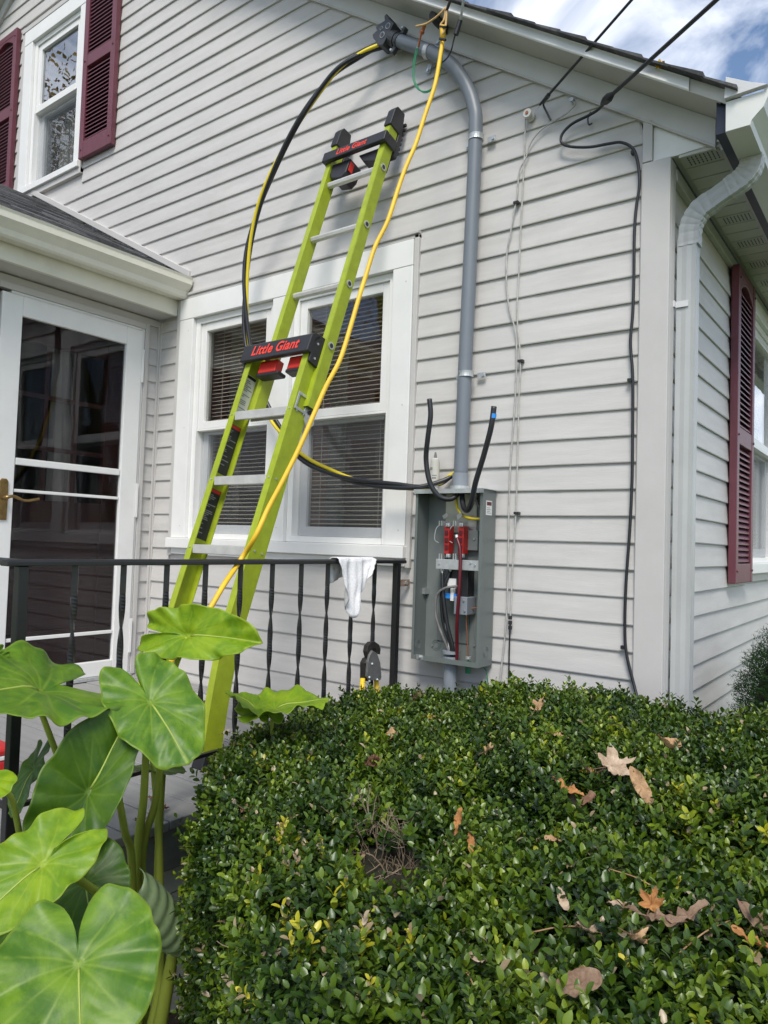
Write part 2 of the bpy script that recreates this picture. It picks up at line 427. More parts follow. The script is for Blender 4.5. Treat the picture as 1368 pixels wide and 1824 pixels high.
for (p, z0) in segs:
    cuts = [p]
    if min(p[2], p[3]) - max(p[0], p[1]) > 0.9 and random.random() < 0.45:
        c_ = random.uniform(max(p[0], p[1]) + 0.3, min(p[2], p[3]) - 0.3); cuts = [(p[0], p[1], c_ + 0.02, c_ + 0.02), (c_, c_, p[2], p[3])]
    for i_, q_ in enumerate(cuts):
        pr = 0.0014 if i_ else 0.0
        b = MB(); board(b, (lambda u, v, w_: GW(u, v, w_ + pr)) if i_ else GW, *q_, z0); b.build('siding_board', M['siding'], gwall)
fnd = MB(); fnd.box(-9.1, -0.03, 0.02, 8.0, -0.2, 0.31); fnd.build('foundation', M['concrete'], house)

# side wall (faces +X)
score = MB()
rect_ring(score, SW, -0.0, 8.0, 0.3, 2.9, [(1.60, 2.56, 1.40, 2.80)], -0.15, 0.0)
swall = score.build('side_wall', M['siding'], house)
for i in range(-22, 3):
    z0 = ZB + EXP * i + 0.012
    if z0 + EXP > 2.90: continue
    for a, b_ in ([(0.054, 8.0)] if (z0 + EXP < 1.30 or z0 > 2.86) else [(0.054, 1.50), (2.65, 8.0)]):
        b = MB(); board(b, SW, a, a, b_, b_, z0); b.build('siding_board', M['siding'], swall)
fr = MB(); fr.fbox(SW, 0.055, 8, 2.853, 2.90, 0.001, 0.024); fr.build('frieze_board', M['post'], swall, bevel=0.002)

# corner post
cp = MB(); cp.box(-0.106, 0.0, -0.024, -0.0005, 0.30, 2.915).box(-0.0205, 0.0002, -0.0005, 0.052, 0.30, 2.913)
cp.box(-0.109, -0.104, -0.020, -0.001, 0.3, 2.91)
cp.build('corner_post', M['post'], house, bevel=0.003)
cs = MB(); cs.box(-0.104, -0.068, -0.026, -0.001, 2.917, 3.075); cs.build('corner_cap', M['post'], house, bevel=0.002)

# rake: frieze, soffit, fascia on the right slope, mirrored on the left
def P(x, off): return off - SL * x
def rake_prism(mb, x0, x1, o0, o1, y0, y1, mirror=False):
    poly = [(x0, P(x0, o0)), (x1, P(x1, o0)), (x1, P(x1, o1)), (x0, P(x0, o1))]
    if mirror: poly = [(2 * PK - a, b) for a, b in poly]
    mb.prism(poly, lambda a, b, c: (a, c, b), y0, y1)
for mir in (False, True):
    a = MB(); rake_prism(a, PK, 0.155, 3.016, 3.112, -0.026, -0.001, mir); a.build('frieze_board', M['frieze'], house, bevel=0.002)
    a = MB(); rake_prism(a, PK, 0.155, 3.006, 3.0155, -0.030, -0.001, mir); a.build('frieze_lip', M['post'], house)
    a = MB(); rake_prism(a, PK, 0.20, 3.1125, 3.122, -0.184, -0.001, mir); a.build('rake_soffit', M['soffit'], house)
    # drip-edge fascia in lengths, each bowed a little
    xs = [PK, -3.2, -1.45, 0.105] if not mir else [PK, 0.2]
    for q in range(len(xs) - 1):
        a = MB(); rings = []
        nn = 14
        for i in range(nn + 1):
            x = xs[q] + (xs[q + 1] - xs[q]) * i / nn
            wv = 0.0035 * noise.noise((x * 2.2, 1.7, 4.0))
            X = x if not mir else 2 * PK - x
            rings.append([(X, -0.186, P(x, 3.1105) + wv), (X, -0.199, P(x, 3.1065) + wv), (X, -0.203, P(x, 3.112) + wv), (X, -0.194, P(x, 3.151)), (X, -0.198, P(x, 3.1535)), (X, -0.185, P(x, 3.1545))])
        a.loft(rings); a.build('rake_fascia', M['trim'], house)
    a = MB(); rake_prism(a, PK, 0.245, 3.123, 3.1555, -0.184, 8.2, mir)
    roof = a.build('main_roof', M['shingle'], house)
    if not mir:
        for i in range(47):
            x0 = 0.262 - 0.1035 * i; 
            if x0 < PK: break
            b = MB(); ln = 0.115; lift = 0.010 + random.uniform(0, 0.008); y0 = -0.222 - random.uniform(0, 0.012)
            A = (x0, P(x0, 3.156) + 0.001); Bp = (x0 - ln, P(x0 - ln, 3.156) + 0.001)
            vs = []
            for yy, dz in ((y0, -0.003 * random.random()), (0.25, 0)):
                vs += [(A[0], yy, A[1] + dz), (A[0], yy, A[1] + lift + dz), (Bp[0], yy, Bp[1] + 0.006 + dz), (Bp[0], yy, Bp[1] + dz)]
            b.add(vs, [(0, 1, 2, 3), (7, 6, 5, 4), (0, 4, 5, 1), (1, 5, 6, 2), (2, 6, 7, 3), (3, 7, 4, 0)])
            b.build('shingle', M['shingle'] if i % 3 else M['shingle2'], roof)
a = MB(); rake_prism(a, 0.106, 0.222, 3.108, 3.1565, -0.190, -0.1845); a.build('rake_end_board', M['soffit'], house, bevel=0.001)
# return under the eave ("pork chop")
a = MB(); a.prism([(-0.067, 2.917), (0.024, 2.917), (0.166, 2.925), (0.158, 2.935), (-0.067, 3.0725)], lambda p, q, r: (p, r, q), -0.012, -0.001)
a.build('eave_return', M['trim'], house, bevel=0.001)

# side eave: vented soffit panels, fascia, gutter, downspout
vent = MB()
y = -0.01; i = 0
sof = MB(); sof.box(0.0005, 0.186, -0.01, 8.2, 2.918, 2.922); soff = sof.build('eave_soffit', M['soffit'], house)
while y < 5.2:
    b = MB(); b.box(0.024, 0.186, y, y + 0.093, 2.905, 2.917); b.box(0.024, 0.186, y + 0.093, y + 0.1, 2.911, 2.917)
    b.build('soffit_panel', M['soffit'], soff, bevel=0.0015)
    if i % 3 == 0:
        for c in range(9):
            xx = 0.05 + c * 0.014
            for r in range(4): vent.box(xx, xx + 0.004, y + 0.012 + r * 0.018, y + 0.024 + r * 0.018, 2.9035, 2.9047)
    y += 0.1; i += 1
tag(vent.build('vent_slots', M['navy'], soff), kind='stuff')
b = MB(); b.box(0.168, 0.186, -0.012, 8.2, 2.890, 2.9045); b.build('soffit_edge', M['post'], house, bevel=0.001)
b = MB(); b.box(0.187, 0.2205, -0.165, 8.2, 2.868, 3.0); b.build('eave_fascia', M['navy'], house)  # runs up in navy, painting in the shaded gap beside the gutter end
GP = [(0.222, 2.958), (0.222, 2.856), (0.296, 2.856), (0.302, 2.872), (0.318, 2.888), (0.336, 2.905), (0.346, 2.928), (0.352, 2.938), (0.352, 2.957)]
b = MB(); b.grid([[(p[0], yy, p[1]) for p in GP] for yy in (-0.186, 8.2)])
gut = b.build('gutter', M['gutter'], house, solid=0.002)
b = MB(); b.prism(GP, lambda p, q, r: (p, r, q), -0.191, -0.187); b.build('end_cap', M['gutter'], gut, bevel=0.0008)
b = MB(); b.box(0.336, 0.358, -0.19, 8.2, 2.957, 2.963); b.build('gutter_lip', M['gutter'], gut)
b = MB(); b.prism([(0.220, 2.962), (0.35, 2.966), (0.30, 2.99), (0.224, 3.035)], lambda p, q, r: (p, r, q), -0.208, -0.186)
b.build('flashing_cap', M['frieze'], gut, bevel=0.001)
# downspout: rectangular corrugated pipe
def rect_sweep(mb, pts, half_x, half_y, ax, ay, crimp=False):
    rings = []
    k = len(pts)
    for i in range(k):
        cr = 0.955 if (crimp and i % 3 == 1) else 1.0
        t = np.array(pts[min(i + 1, k - 1)], float) - np.array(pts[max(i - 1, 0)], float); t /= np.linalg.norm(t)
        yv = np.array(ay, float); yv = yv - t * (yv @ t); yv /= np.linalg.norm(yv); xv = np.cross(yv, t)
        ring = []
        hx, hy = half_x * cr, half_y * cr
        prof = []
        for q in range(5): prof.append((-hx + 2 * hx * q / 4, -hy + (0.0022 if q % 2 else 0)))
        for q in range(5): prof.append((hx - (0.0022 if q % 2 else 0), -hy + 2 * hy * q / 4))
        for q in range(5): prof.append((hx - 2 * hx * q / 4, hy))
        for q in range(5): prof.append((-hx, hy - 2 * hy * q / 4))
        for (p, q) in prof: ring.append(np.array(pts[i]) + xv * p + yv * q)
        rings.append(ring)
    mb.loft(rings)
dsx, dsy = 0.040, 0.086
b = MB(); rect_sweep(b, [(dsx - 0.002, dsy, 0.05), (dsx, dsy, 2.63)], 0.034, 0.026, (1, 0, 0), (0, 1, 0))
ds = b.build('downspout', M['downspout'], house)
el = MB()
b = MB(); rect_sweep(b, spline([(0.046, dsy, 2.60), (0.046, dsy, 2.66), (0.058, dsy - 0.002, 2.70), (0.085, dsy - 0.006, 2.732), (0.13, dsy - 0.012, 2.752)], 5), 0.036, 0.028, 0, (0, 1, 0), True); b.build('elbow', M['downspout'], ds)
b = MB(); rect_sweep(b, [(0.122, dsy - 0.011, 2.749), (0.205, dsy - 0.03, 2.782)], 0.0335, 0.0255, 0, (0, 1, 0)); b.build('offset_pipe', M['downspout'], ds)
b = MB(); rect_sweep(b, spline([(0.185, dsy - 0.026, 2.774), (0.222, dsy - 0.034, 2.789), (0.25, dsy - 0.04, 2.812), (0.262, dsy - 0.043, 2.838), (0.264, dsy - 0.044, 2.862)], 5), 0.036, 0.028, 0, (0, 1, 0), True); b.build('elbow', M['downspout'], ds)
b = MB(); b.box(0.004, 0.05, dsy - 0.032, dsy - 0.029, 2.365, 2.388).box(-0.001, 0.006, dsy - 0.05, dsy - 0.028, 2.365, 2.388); b.build('strap', M['frieze'], ds)

# ---------------- windows
def window_unit(fn, u0, u1, v0, v1, vm, parent, deep=0.0, blind=True, glass='glass', screen=True, warm=True):
    """double-hung unit between u0..u1, v0..v1, meeting rail at vm; returns the frame part"""
    f = MB()
    t = 0.035
    f.fbox(fn, u0, u0 + t, v0, v1, -0.10, 0.006); f.fbox(fn, u1 - t, u1, v0, v1, -0.10, 0.006)
    f.fbox(fn, u0 + t, u1 - t, v1 - t, v1, -0.10, 0.006); f.fbox(fn, u0 + t, u1 - t, v0, v0 + 0.03, -0.10, 0.012)
    fr_ = f.build('window', M['vsash'], parent, bevel=0.002)
    a, b_ = u0 + t + 0.001, u1 - t - 0.001
    s = 0.046
    def sash(lo, hi, w0, w1, botr, topr, gl, mm):
        m_ = MB()
        m_.fbox(fn, a, a + s, lo, hi, w0, w1); m_.fbox(fn, b_ - s, b_, lo, hi, w0, w1)
        m_.fbox(fn, a + s, b_ - s, lo, lo + botr, w0, w1 + 0.001); m_.fbox(fn, a + s, b_ - s, hi - topr, hi, w0, w1 + 0.001)
        m_.build('sash', mm, fr_, bevel=0.003)
        p = MB(); p.fbox(fn, a + s - 0.004, b_ - s + 0.004, lo + botr - 0.004, hi - topr + 0.004, (w0 + w1) / 2 - 0.002, (w0 + w1) / 2 + 0.002)
        p.build('pane', M[gl], fr_)
    sash(vm, v1 - t - 0.001, -0.045, -0.006, 0.042, s, glass, M['vsash'])
    sash(v0 + 0.031, vm + 0.0, -0.088, -0.050, 0.05, 0.03, 'glass', M['screenframe'])
    # ledge under the meeting rail
    q = MB(); q.fbox(fn, a, b_, vm - 0.012, vm - 0.001, -0.048, -0.002); q.build('meeting_rail', M['vsash'], fr_, bevel=0.002)
    if screen:
        q = MB(); q.fbox(fn, a + 0.012, b_ - 0.012, v0 + 0.035, vm - 0.014, -0.0280, -0.0275); q.build('insect_screen', M['screen'], fr_)
    if blind:
        v = v0 + 0.05; j = 0
        while v < v1 - 0.06:
            q = MB(); tl = 0.0048 + 0.0015 * noise.noise((v * 9, u0, 0))
            A = [fn(a + 0.01, v, -0.096), fn(b_ - 0.01, v + 0.001, -0.096), fn(b_ - 0.01, v + tl, -0.119), fn(a + 0.01, v + tl, -0.119)]
            q.add(A + [tuple(np.array(p) + (0, 0, 0.0030)) for p in A], [(3, 2, 1, 0), (4, 5, 6, 7), (0, 1, 5, 4), (1, 2, 6, 5), (2, 3, 7, 6), (3, 0, 4, 7)])
            q.build('blind_slat', M['blind'], fr_); v += 0.0225; j += 1
        for uu in (a + 0.1, b_ - 0.1):
            q = MB(); q.tube([fn(uu, v0 + 0.05, -0.094), fn(uu, v1 - 0.05, -0.094)], 0.0014, 5); q.build('ladder_cord', M['blind'], fr_)
    return fr_

# the double window on the gable
dw = MB()
dw.box(-2.835, -1.145, -0.033, -0.001, 2.735, 2.858)
dwin = dw.build('double_window_casing', M['trim'], house, bevel=0.003)
for (x0, x1, z0, z1) in ((-2.835, -2.712, 1.437, 2.7345), (-1.258, -1.145, 1.437, 2.7345), (-2.052, -1.915, 1.437, 2.7345)):
    b = MB(); b.box(x0, x1, -0.031, -0.001, z0, z1); b.build('casing_board', M['trim'], dwin, bevel=0.003)
    for zz in (z0 + 0.07, (z0 + z1) / 2, z1 - 0.07):
        b = MB(); b.cyl(((x0 + x1) / 2 + 0.02, -0.0325, zz), ((x0 + x1) / 2 + 0.02, -0.0305, zz), 0.003, 6); b.build('nail_head', M['galv'], dwin)
b = MB(); b.box(-2.85, -1.135, -0.058, -0.001, 1.378, 1.436); b.build('sill', M['trim'], dwin, bevel=0.004)
b = MB(); b.box(-2.835, -1.145, -0.028, -0.001, 1.342, 1.377); b.build('apron', M['trim'], dwin, bevel=0.003)
for (x0, x1, z0, z1) in ((-2.868, -2.837, 1.335, 2.875), (-1.143, -1.118, 1.335, 2.878)):
    b = MB(); b.box(x0, x1, -0.027, -0.001, z0, z1); b.build('channel_trim', M['post'], dwin, bevel=0.003)
b = MB(); b.box(-2.868, -1.118, -0.036, -0.001, 2.879, 2.895).box(-2.868, -1.118, -0.027, -0.001, 2.860, 2.878); b.build('channel_trim', M['post'], dwin, bevel=0.003)
window_unit(GW, -2.711, -2.053, 1.437, 2.734, 2.075, house)
window_unit(GW, -1.914, -1.259, 1.437, 2.734, 2.075, house)

# room behind
r = MB()
def room(mb, x0, x1, y0, y1, z0, z1, t=0.05):
    mb.box(x0, x1, y1, y1 + t, z0, z1); mb.box(x0 - t, x0, y0, y1 + t, z0, z1); mb.box(x1, x1 + t, y0, y1 + t, z0, z1)
    mb.box(x0 - t, x1 + t, y0, y1 + t, z0 - t, z0); mb.box(x0 - t, x1 + t, y0, y1 + t, z1, z1 + t)
room(r, -3.0, -0.9, 0.16, 0.62, 0.9, 2.88)
r.build('room', M['room'], house)
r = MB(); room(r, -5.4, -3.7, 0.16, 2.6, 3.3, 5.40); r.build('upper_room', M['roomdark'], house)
for xx in (-2.62, -2.16, -1.80, -1.36):
    q = MB(); q.grid([[(xx + 0.12 * (j / 8 - 0.5), 0.24 + 0.014 * math.sin(j * 2.4), zz) for j in range(9)] for zz in (1.42, 2.72)])
    q.build('curtain', M['curtain'], house, smooth=True)

# upper window
UWx0, UWx1, UWz0, UWz1 = -4.945, -4.055, 4.0, 5.36
uw = MB(); uw.box(-4.92, -4.06, -0.031, -0.001, 5.235, 5.345)
uwin = uw.build('upper_window_casing', M['trim'], house, bevel=0.003)
for (x0, x1) in ((-4.92, -4.80), (-4.165 + 0.035, -4.06)):
    b = MB(); b.box(x0, x1, -0.029, -0.001, 4.075, 5.234); b.build('casing_board', M['trim'], uwin, bevel=0.003)
b = MB(); b.box(-4.93, -4.05, -0.045, -0.001, 4.03, 4.074); b.build('sill', M['trim'], uwin, bevel=0.003)
for (x0, x1) in ((-4.962, -4.922), (-4.058, -4.036)):
    b = MB(); b.box(x0, x1, -0.026, -0.001, 3.99, 5.375); b.build('channel_trim', M['post'], uwin, bevel=0.003)
b = MB(); b.box(-4.962, -4.036, -0.027, -0.001, 3.985, 4.028); b.build('channel_trim', M['post'], uwin, bevel=0.003)
b = MB(); b.box(-4.962, -4.036, -0.034, -0.001, 5.347, 5.385); b.build('channel_trim', M['post'], uwin, bevel=0.003)
window_unit(GW, -4.798, -4.132, 4.075, 5.234, 4.675, house, blind=False, glass='glassup')
q = MB(); q.grid([[(-4.75 + 0.6 * j / 30, 0.2 + 0.012 * math.sin(j * 1.9), zz) for j in range(31)] for zz in (4.06, 4.66)])
q.build('curtain', M['curtain'], house, smooth=True)

# side window
sw_ = MB(); sw_.fbox(SW, 1.50, 2.65, 2.78, 2.86, 0.001, 0.03)
swin = sw_.build('side_window_casing', M['trim'], house, bevel=0.003)
for a_, b_ in ((1.50, 1.60), (2.55, 2.65)):
    q = MB(); q.fbox(SW, a_, b_, 1.40, 2.779, 0.001, 0.028); q.build('casing_board', M['trim'], swin, bevel=0.003)
q = MB(); q.fbox(SW, 1.47, 2.68, 1.345, 1.399, 0.001, 0.05); q.build('sill', M['trim'], swin, bevel=0.003)
q = MB(); q.fbox(SW, 1.48, 2.67, 1.30, 1.344, 0.001, 0.026); q.build('channel_trim', M['post'], swin, bevel=0.003)
window_unit(SW, 1.601, 2.549, 1.40, 2.779, 2.07, house)

# ---------------- shutters
def shutter(fn, u0, u1, v0, v1, rails, parent, arch=True):
    w_ = 0.036; st = 0.052; b0 = 0.018
    f = MB()
    f.fbox(fn, u0, u0 + st, v0, v1, b0, b0 + w_); f.fbox(fn, u1 - st, u1, v0, v1, b0, b0 + w_)
    for (a, c) in rails: f.fbox(fn, u0 + st, u1 - st, a, c, b0, b0 + w_ - 0.002)
    if arch:
        n = 10; uc = (u0 + u1) / 2; hw = (u1 - u0) / 2 - st; lo = v1 - 0.115
        poly = [(u0 + st, v1 - 0.045), (u0 + st, lo)] + [(uc - hw + 2 * hw * i / n, lo + 0.055 * math.sin(math.pi * i / n)) for i in range(1, n)] + [(u1 - st, lo), (u1 - st, v1 - 0.045)]
        f.prism(poly, fn, b0, b0 + w_ - 0.003)
    s = f.build('shutter', M['shutter'], parent, bevel=0.003)
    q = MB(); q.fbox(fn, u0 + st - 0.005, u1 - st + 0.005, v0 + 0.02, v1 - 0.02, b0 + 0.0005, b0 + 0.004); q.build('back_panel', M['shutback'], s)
    edges = [r_[1] for r_ in rails[:-1]]; tops = [r_[0] for r_ in rails[1:]]
    for lo, hi in zip(edges, tops):
        if arch and hi == tops[-1]: hi = v1 - 0.075
        v = lo + 0.004
        while v < hi - 0.028:
            q = MB()
            for_ = [fn(u0 + st, v + 0.004, b0 + w_ - 0.008), fn(u1 - st, v + 0.004, b0 + w_ - 0.008), fn(u1 - st, v + 0.026, b0 + 0.007), fn(u0 + st, v + 0.026, b0 + 0.007)]
            q.add(for_ + [tuple(np.array(p) + (0, 0, 0.007)) for p in for_], [(3, 2, 1, 0), (4, 5, 6, 7), (0, 1, 5, 4), (1, 2, 6, 5), (2, 3, 7, 6), (3, 0, 4, 7)])
            q.build('louver', M['shutter'], s); v += 0.0285
    for uu in (u0 + 0.026, u1 - 0.026):
        for vv in (v0 + 0.06, sum(rails[1]) / 2, v1 - 0.06):
            q = MB(); q.cyl(fn(uu, vv, b0 + w_ - 0.001), fn(uu, vv, b0 + w_ + 0.006), 0.006, 8); q.build('screw_cap', M['shutter'], s)
    return s
shutter(GW, -4.022, -3.632, 4.062, 5.42, [(4.062, 4.18), (4.715, 4.80), (5.375, 5.42)], house)
shutter(GW, -5.40, -5.01, 4.062, 5.42, [(4.062, 4.18), (4.715, 4.80), (5.375, 5.42)], house)
shutter(SW, 1.055, 1.475, 1.305, 2.86, [(1.305, 1.40), (1.985, 2.07), (2.815, 2.86)], house)

# ---------------- entry porch (vestibule)
vy0 = -1.62
c = MB()
rect_ring(c, VW, vy0, -0.001, 0.3, 2.77, [(-0.985, -0.13, 0.62, 2.69)], -0.14, 0.0)
c.fbox(lambda a, b, d: (d, a, b), vy0, vy0 + 0.1, 0.3, 2.77, -6.25, VX - 0.14)
c.box(-6.35, -6.25, vy0, -0.001, 0.3, 2.77)
vwall = c.build('porch_wall', M['siding'], house)
for i in range(-22, 2):
    z0 = ZB + EXP * i - 0.006
    if z0 + EXP > 2.765: continue
    b = MB(); board(b, VW, -0.098, -0.098, -0.028, -0.028, z0); b.build('siding_board', M['siding'], vwall)
    b = MB(); board(b, VW, vy0, vy0, -1.06, -1.06, z0); b.build('siding_board', M['siding'], vwall)
b = MB(); b.box(VX + 0.001, VX + 0.022, -0.030, -0.019, 0.62, 2.765).box(VX + 0.001, VX + 0.030, -0.0185, -0.0005, 0.62, 2.764); b.build('inside_corner_trim', M['post'], house, bevel=0.002)
# door casing
b = MB(); b.fbox(VW, -0.128, -0.100, 0.62, 2.725, 0.001, 0.03); b.build('door_casing', M['post'], house, bevel=0.003)
b = MB(); b.fbox(VW, -1.03, -1.0, 0.62, 2.725, 0.001, 0.03); b.build('door_casing', M['post'], house, bevel=0.003)
b = MB(); b.fbox(VW, -0.999, -0.129, 2.69, 2.725, 0.001, 0.032); b.build('door_casing', M['post'], house, bevel=0.003)
b = MB(); b.fbox(VW, vy0, -0.02, 2.7255, 2.765, 0.001, 0.02); b.build('frieze_board', M['post'], house, bevel=0.002)
# storm door
sdm = MB()
D0, D1, DZ0, DZ1 = -0.985, -0.15, 0.635, 2.672
sdm.fbox(VW, D0, D0 + 0.108, DZ0, DZ1, 0.004, 0.036); sdm.fbox(VW, D1 - 0.108, D1, DZ0, DZ1, 0.004, 0.036)
sdm.fbox(VW, D0 + 0.108, D1 - 0.108, DZ1 - 0.105, DZ1, 0.004, 0.0365); sdm.fbox(VW, D0 + 0.108, D1 - 0.108, DZ0, DZ0 + 0.085, 0.004, 0.0365)
sdoor = sdm.build('storm_door', M['trim'], house, bevel=0.004)
b = MB(); b.fbox(VW, D1 + 0.002, -0.129, 0.63, 2.689, -0.02, 0.022); b.fbox(VW, D0 + 0.05, D1, 2.675, 2.689, -0.02, 0.026); b.build('door_frame', M['trim'], house, bevel=0.002)
b = MB(); b.fbox(VW, D0 + 0.112, D1 - 0.112, 1.790, 1.826, 0.008, 0.034); b.build('crossbar', M['trim'], sdoor, bevel=0.003)
b = MB(); b.fbox(VW, D0 + 0.112, D1 - 0.112, 1.648, 1.664, 0.008, 0.030); b.build('crossbar', M['trim'], sdoor, bevel=0.002)
b = MB(); b.fbox(VW, D0 + 0.112, D1 - 0.112, 0.872, 0.890, 0.008, 0.030); b.build('crossbar', M['trim'], sdoor, bevel=0.002)
for lo, hi in ((1.826, DZ1 - 0.106), (0.721, 1.790)):
    b = MB(); b.fbox(VW, D0 + 0.106, D1 - 0.106, lo, hi, 0.014, 0.017); b.build('pane', M['glassdoor'], sdoor)
for hz in (2.46, 1.65, 0.85):
    b = MB(); b.fbox(VW, D1 - 0.004, D1 + 0.012, hz - 0.1, hz + 0.1, 0.037, 0.042); b.build('hinge', M['trim'], sdoor, bevel=0.001)
b = MB(); b.prism([(-0.022, -0.10), (0.022, -0.10), (0.024, 0.0), (0.022, 0.10), (0.012, 0.112), (-0.012, 0.112), (-0.022, 0.10)], lambda p, q, r_: VW(-0.93 + p, 1.60 + q, r_), 0.037, 0.044)
hand = b.build('handle_plate', M['brass'], sdoor, bevel=0.003)
b = MB(); b.tube(spline([VW(-0.93, 1.615, 0.04), VW(-0.93, 1.615, 0.078), VW(-0.90, 1.622, 0.088), VW(-0.84, 1.604, 0.088), VW(-0.765, 1.618, 0.084)], 6), [0.011] * 8 + [0.0085] * 8 + [0.007] * 9, 8)
b.build('handle_lever', M['brass'], sdoor, smooth=True)
b = MB(); b.fbox(VW, -1.0, -0.13, 0.615, 0.634, -0.02, 0.05); b.build('threshold', M['galv'], house, bevel=0.002)
# inner door with nine lights, seen through the storm glass
b = MB()
iy0, iy1 = -0.96, -0.16
for (a, d, e, f_) in ((iy0, iy0 + 0.13, 0.64, 2.66), (iy1 - 0.13, iy1, 0.64, 2.66), (iy0 + 0.13, iy1 - 0.13, 0.64, 0.9), (iy0 + 0.13, iy1 - 0.13, 1.45, 1.62), (iy0 + 0.13, iy1 - 0.13, 2.48, 2.66)):
    b.fbox(VW, a, d, e, f_, -0.135, -0.10)
b.fbox(VW, iy0 + 0.13, iy1 - 0.13, 0.9, 1.45, -0.13, -0.115)
idoor = b.build('inner_door', M['redwood'], house, bevel=0.003)
for q in (1, 2):
    yy = iy0 + 0.13 + (iy1 - iy0 - 0.26) * q / 3
    b = MB(); b.fbox(VW, yy - 0.012, yy + 0.012, 1.62, 2.48, -0.13, -0.105); b.build('muntin', M['redwood'], idoor)
    zz = 1.62 + 0.86 * q / 3
    b = MB(); b.fbox(VW, iy0 + 0.131, iy1 - 0.131, zz - 0.012, zz + 0.012, -0.131, -0.106); b.build('muntin', M['redwood'], idoor)
b = MB(); b.grid([[VW(-0.60 + (0.20 - 0.10 * (zz - 1.62)) * j / 10, zz, -0.16 + 0.012 * math.sin(j * 1.8)) for j in range(11)] for zz in np.linspace(1.62, 2.5, 8)])
b.build('door_curtain', M['curtain'], idoor, smooth=True)
r = MB(); room(r, 0, 0, 0, 0, 0, 0) if False else None
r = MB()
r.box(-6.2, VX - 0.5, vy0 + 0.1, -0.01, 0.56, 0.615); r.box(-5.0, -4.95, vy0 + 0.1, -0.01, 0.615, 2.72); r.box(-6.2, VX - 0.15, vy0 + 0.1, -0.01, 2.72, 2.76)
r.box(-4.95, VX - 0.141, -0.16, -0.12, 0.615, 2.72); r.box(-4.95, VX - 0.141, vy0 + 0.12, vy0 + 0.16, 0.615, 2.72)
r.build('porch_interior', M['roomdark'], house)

# porch roof
def VP(x, off=0.0): return 2.985 + FS * (-2.80 - x) + off
RIDGE = -4.70
b = MB(); b.prism([(-2.79, VP(-2.79, -0.03)), (RIDGE, VP(RIDGE, -0.03)), (2 * RIDGE + 2.79, VP(-2.79, -0.03)), (2 * RIDGE + 2.79, VP(-2.79, -0.005)), (RIDGE, VP(RIDGE, -0.005)), (-2.79, VP(-2.79, -0.005))], lambda p, q, r_: (p, r_, q), -1.80, -0.03)
proof = b.build('porch_roof', M['shingle'], house)
i = 0; x = -2.775
while x > RIDGE + 0.05:
    yy = -0.032
    off = random.uniform(0, 0.2)
    yy = -0.032; first = True
    while yy > -1.78:
        wd = random.choice([0.11, 0.17, 0.24, 0.2]) - (off * 0.4 if first else 0); first = False
        y2 = max(-1.80, yy - wd)
        th = random.choice([0.004, 0.006, 0.011, 0.012]); ln = 0.135; up = 0.0
        b = MB()
        A = (x + random.uniform(-0.004, 0.004), 0.0); x1 = x - ln
        vs = []
        for q in (yy, y2 + 0.003):
            vs += [(A[0], q, VP(A[0], 0.0005)), (A[0], q, VP(A[0], 0.004 + th)), (x1, q, VP(x1, 0.0035)), (x1, q, VP(x1, 0.0005))]
        b.add(vs, [(0, 1, 2, 3), (7, 6, 5, 4), (0, 4, 5, 1), (1, 5, 6, 2), (2, 6, 7, 3), (3, 7, 4, 0)])
        b.build('shingle', M['shingle'] if random.random() < 0.6 else M['shingle2'], proof)
        yy = y2
    x -= 0.118; i += 1
# wall flashing channel along the porch roof
b = MB(); b.prism([(-2.775, VP(-2.775, 0.018)), (-2.775, VP(-2.775, 0.062)), (RIDGE, VP(RIDGE, 0.062)), (RIDGE, VP(RIDGE, 0.018))], lambda p, q, r_: (p, r_, q), -0.030, -0.001)
b.build('roof_flashing', M['post'], house, bevel=0.004)
# porch gutter, fascia, soffit
PG = [(-2.862, 2.975), (-2.862, 2.862), (-2.792, 2.858), (-2.782, 2.868), (-2.776, 2.895), (-2.757, 2.918), (-2.742, 2.935), (-2.742, 2.965), (-2.736, 2.978), (-2.746, 2.982)]
b = MB(); b.grid([[(p[0], yy, p[1] + 0.006 * (yy + 0.5)) for p in PG] for yy in (-1.85, -1.2, -0.6, -0.03)])
pgut = b.build('porch_gutter', M['gutter_old'], house, solid=0.002)
b = MB(); b.prism([(p, q + 0.003) for p, q in PG], lambda p, q, r_: (p, r_, q), -0.029, -0.025); b.build('end_cap', M['gutter_old'], pgut)
b = MB(); b.box(-2.89, -2.866, -1.85, -0.028, 2.77, 2.97); b.build('porch_fascia', M['gutter_old'], house, bevel=0.003)
b = MB(); b.box(VX + 0.001, -2.8905, -1.85, -0.028, 2.772, 2.784); b.build('porch_soffit', M['soffit'], house)

# ================================================================== DECK AND RAILING
DZ = 0.612
deck = thing('porch_deck', 'grey painted wooden porch deck below the storm door', 'porch deck', (-2.0, -0.95, 0))
yy = -0.02; i = 0
while yy > -1.95:
    y2 = yy - 0.135
    b = MB(); b.box(-3.055, -1.02 + random.uniform(-0.004, 0.004), y2 + 0.005, yy, DZ - 0.028, DZ + random.uniform(-0.002, 0.002)); b.build('deck_board', M['deck'], deck, bevel=0.003)
    yy = y2
b = MB(); b.box(-1.052, -1.030, -1.97, -0.02, DZ - 0.15, DZ - 0.029); b.build('edge_board', M['deckedge'], deck, bevel=0.003)
b = MB(); b.box(-3.05, -1.053, -1.972, -1.95, DZ - 0.15, DZ - 0.03); b.build('edge_board', M['deckedge'], deck, bevel=0.003)
for q in range(5):
    b = MB(); b.box(-1.075 , -1.060, -1.96, -0.03, 0.015 + q * 0.09, 0.10 + q * 0.09); b.build('skirt_board', M['skirt'], deck, bevel=0.003)

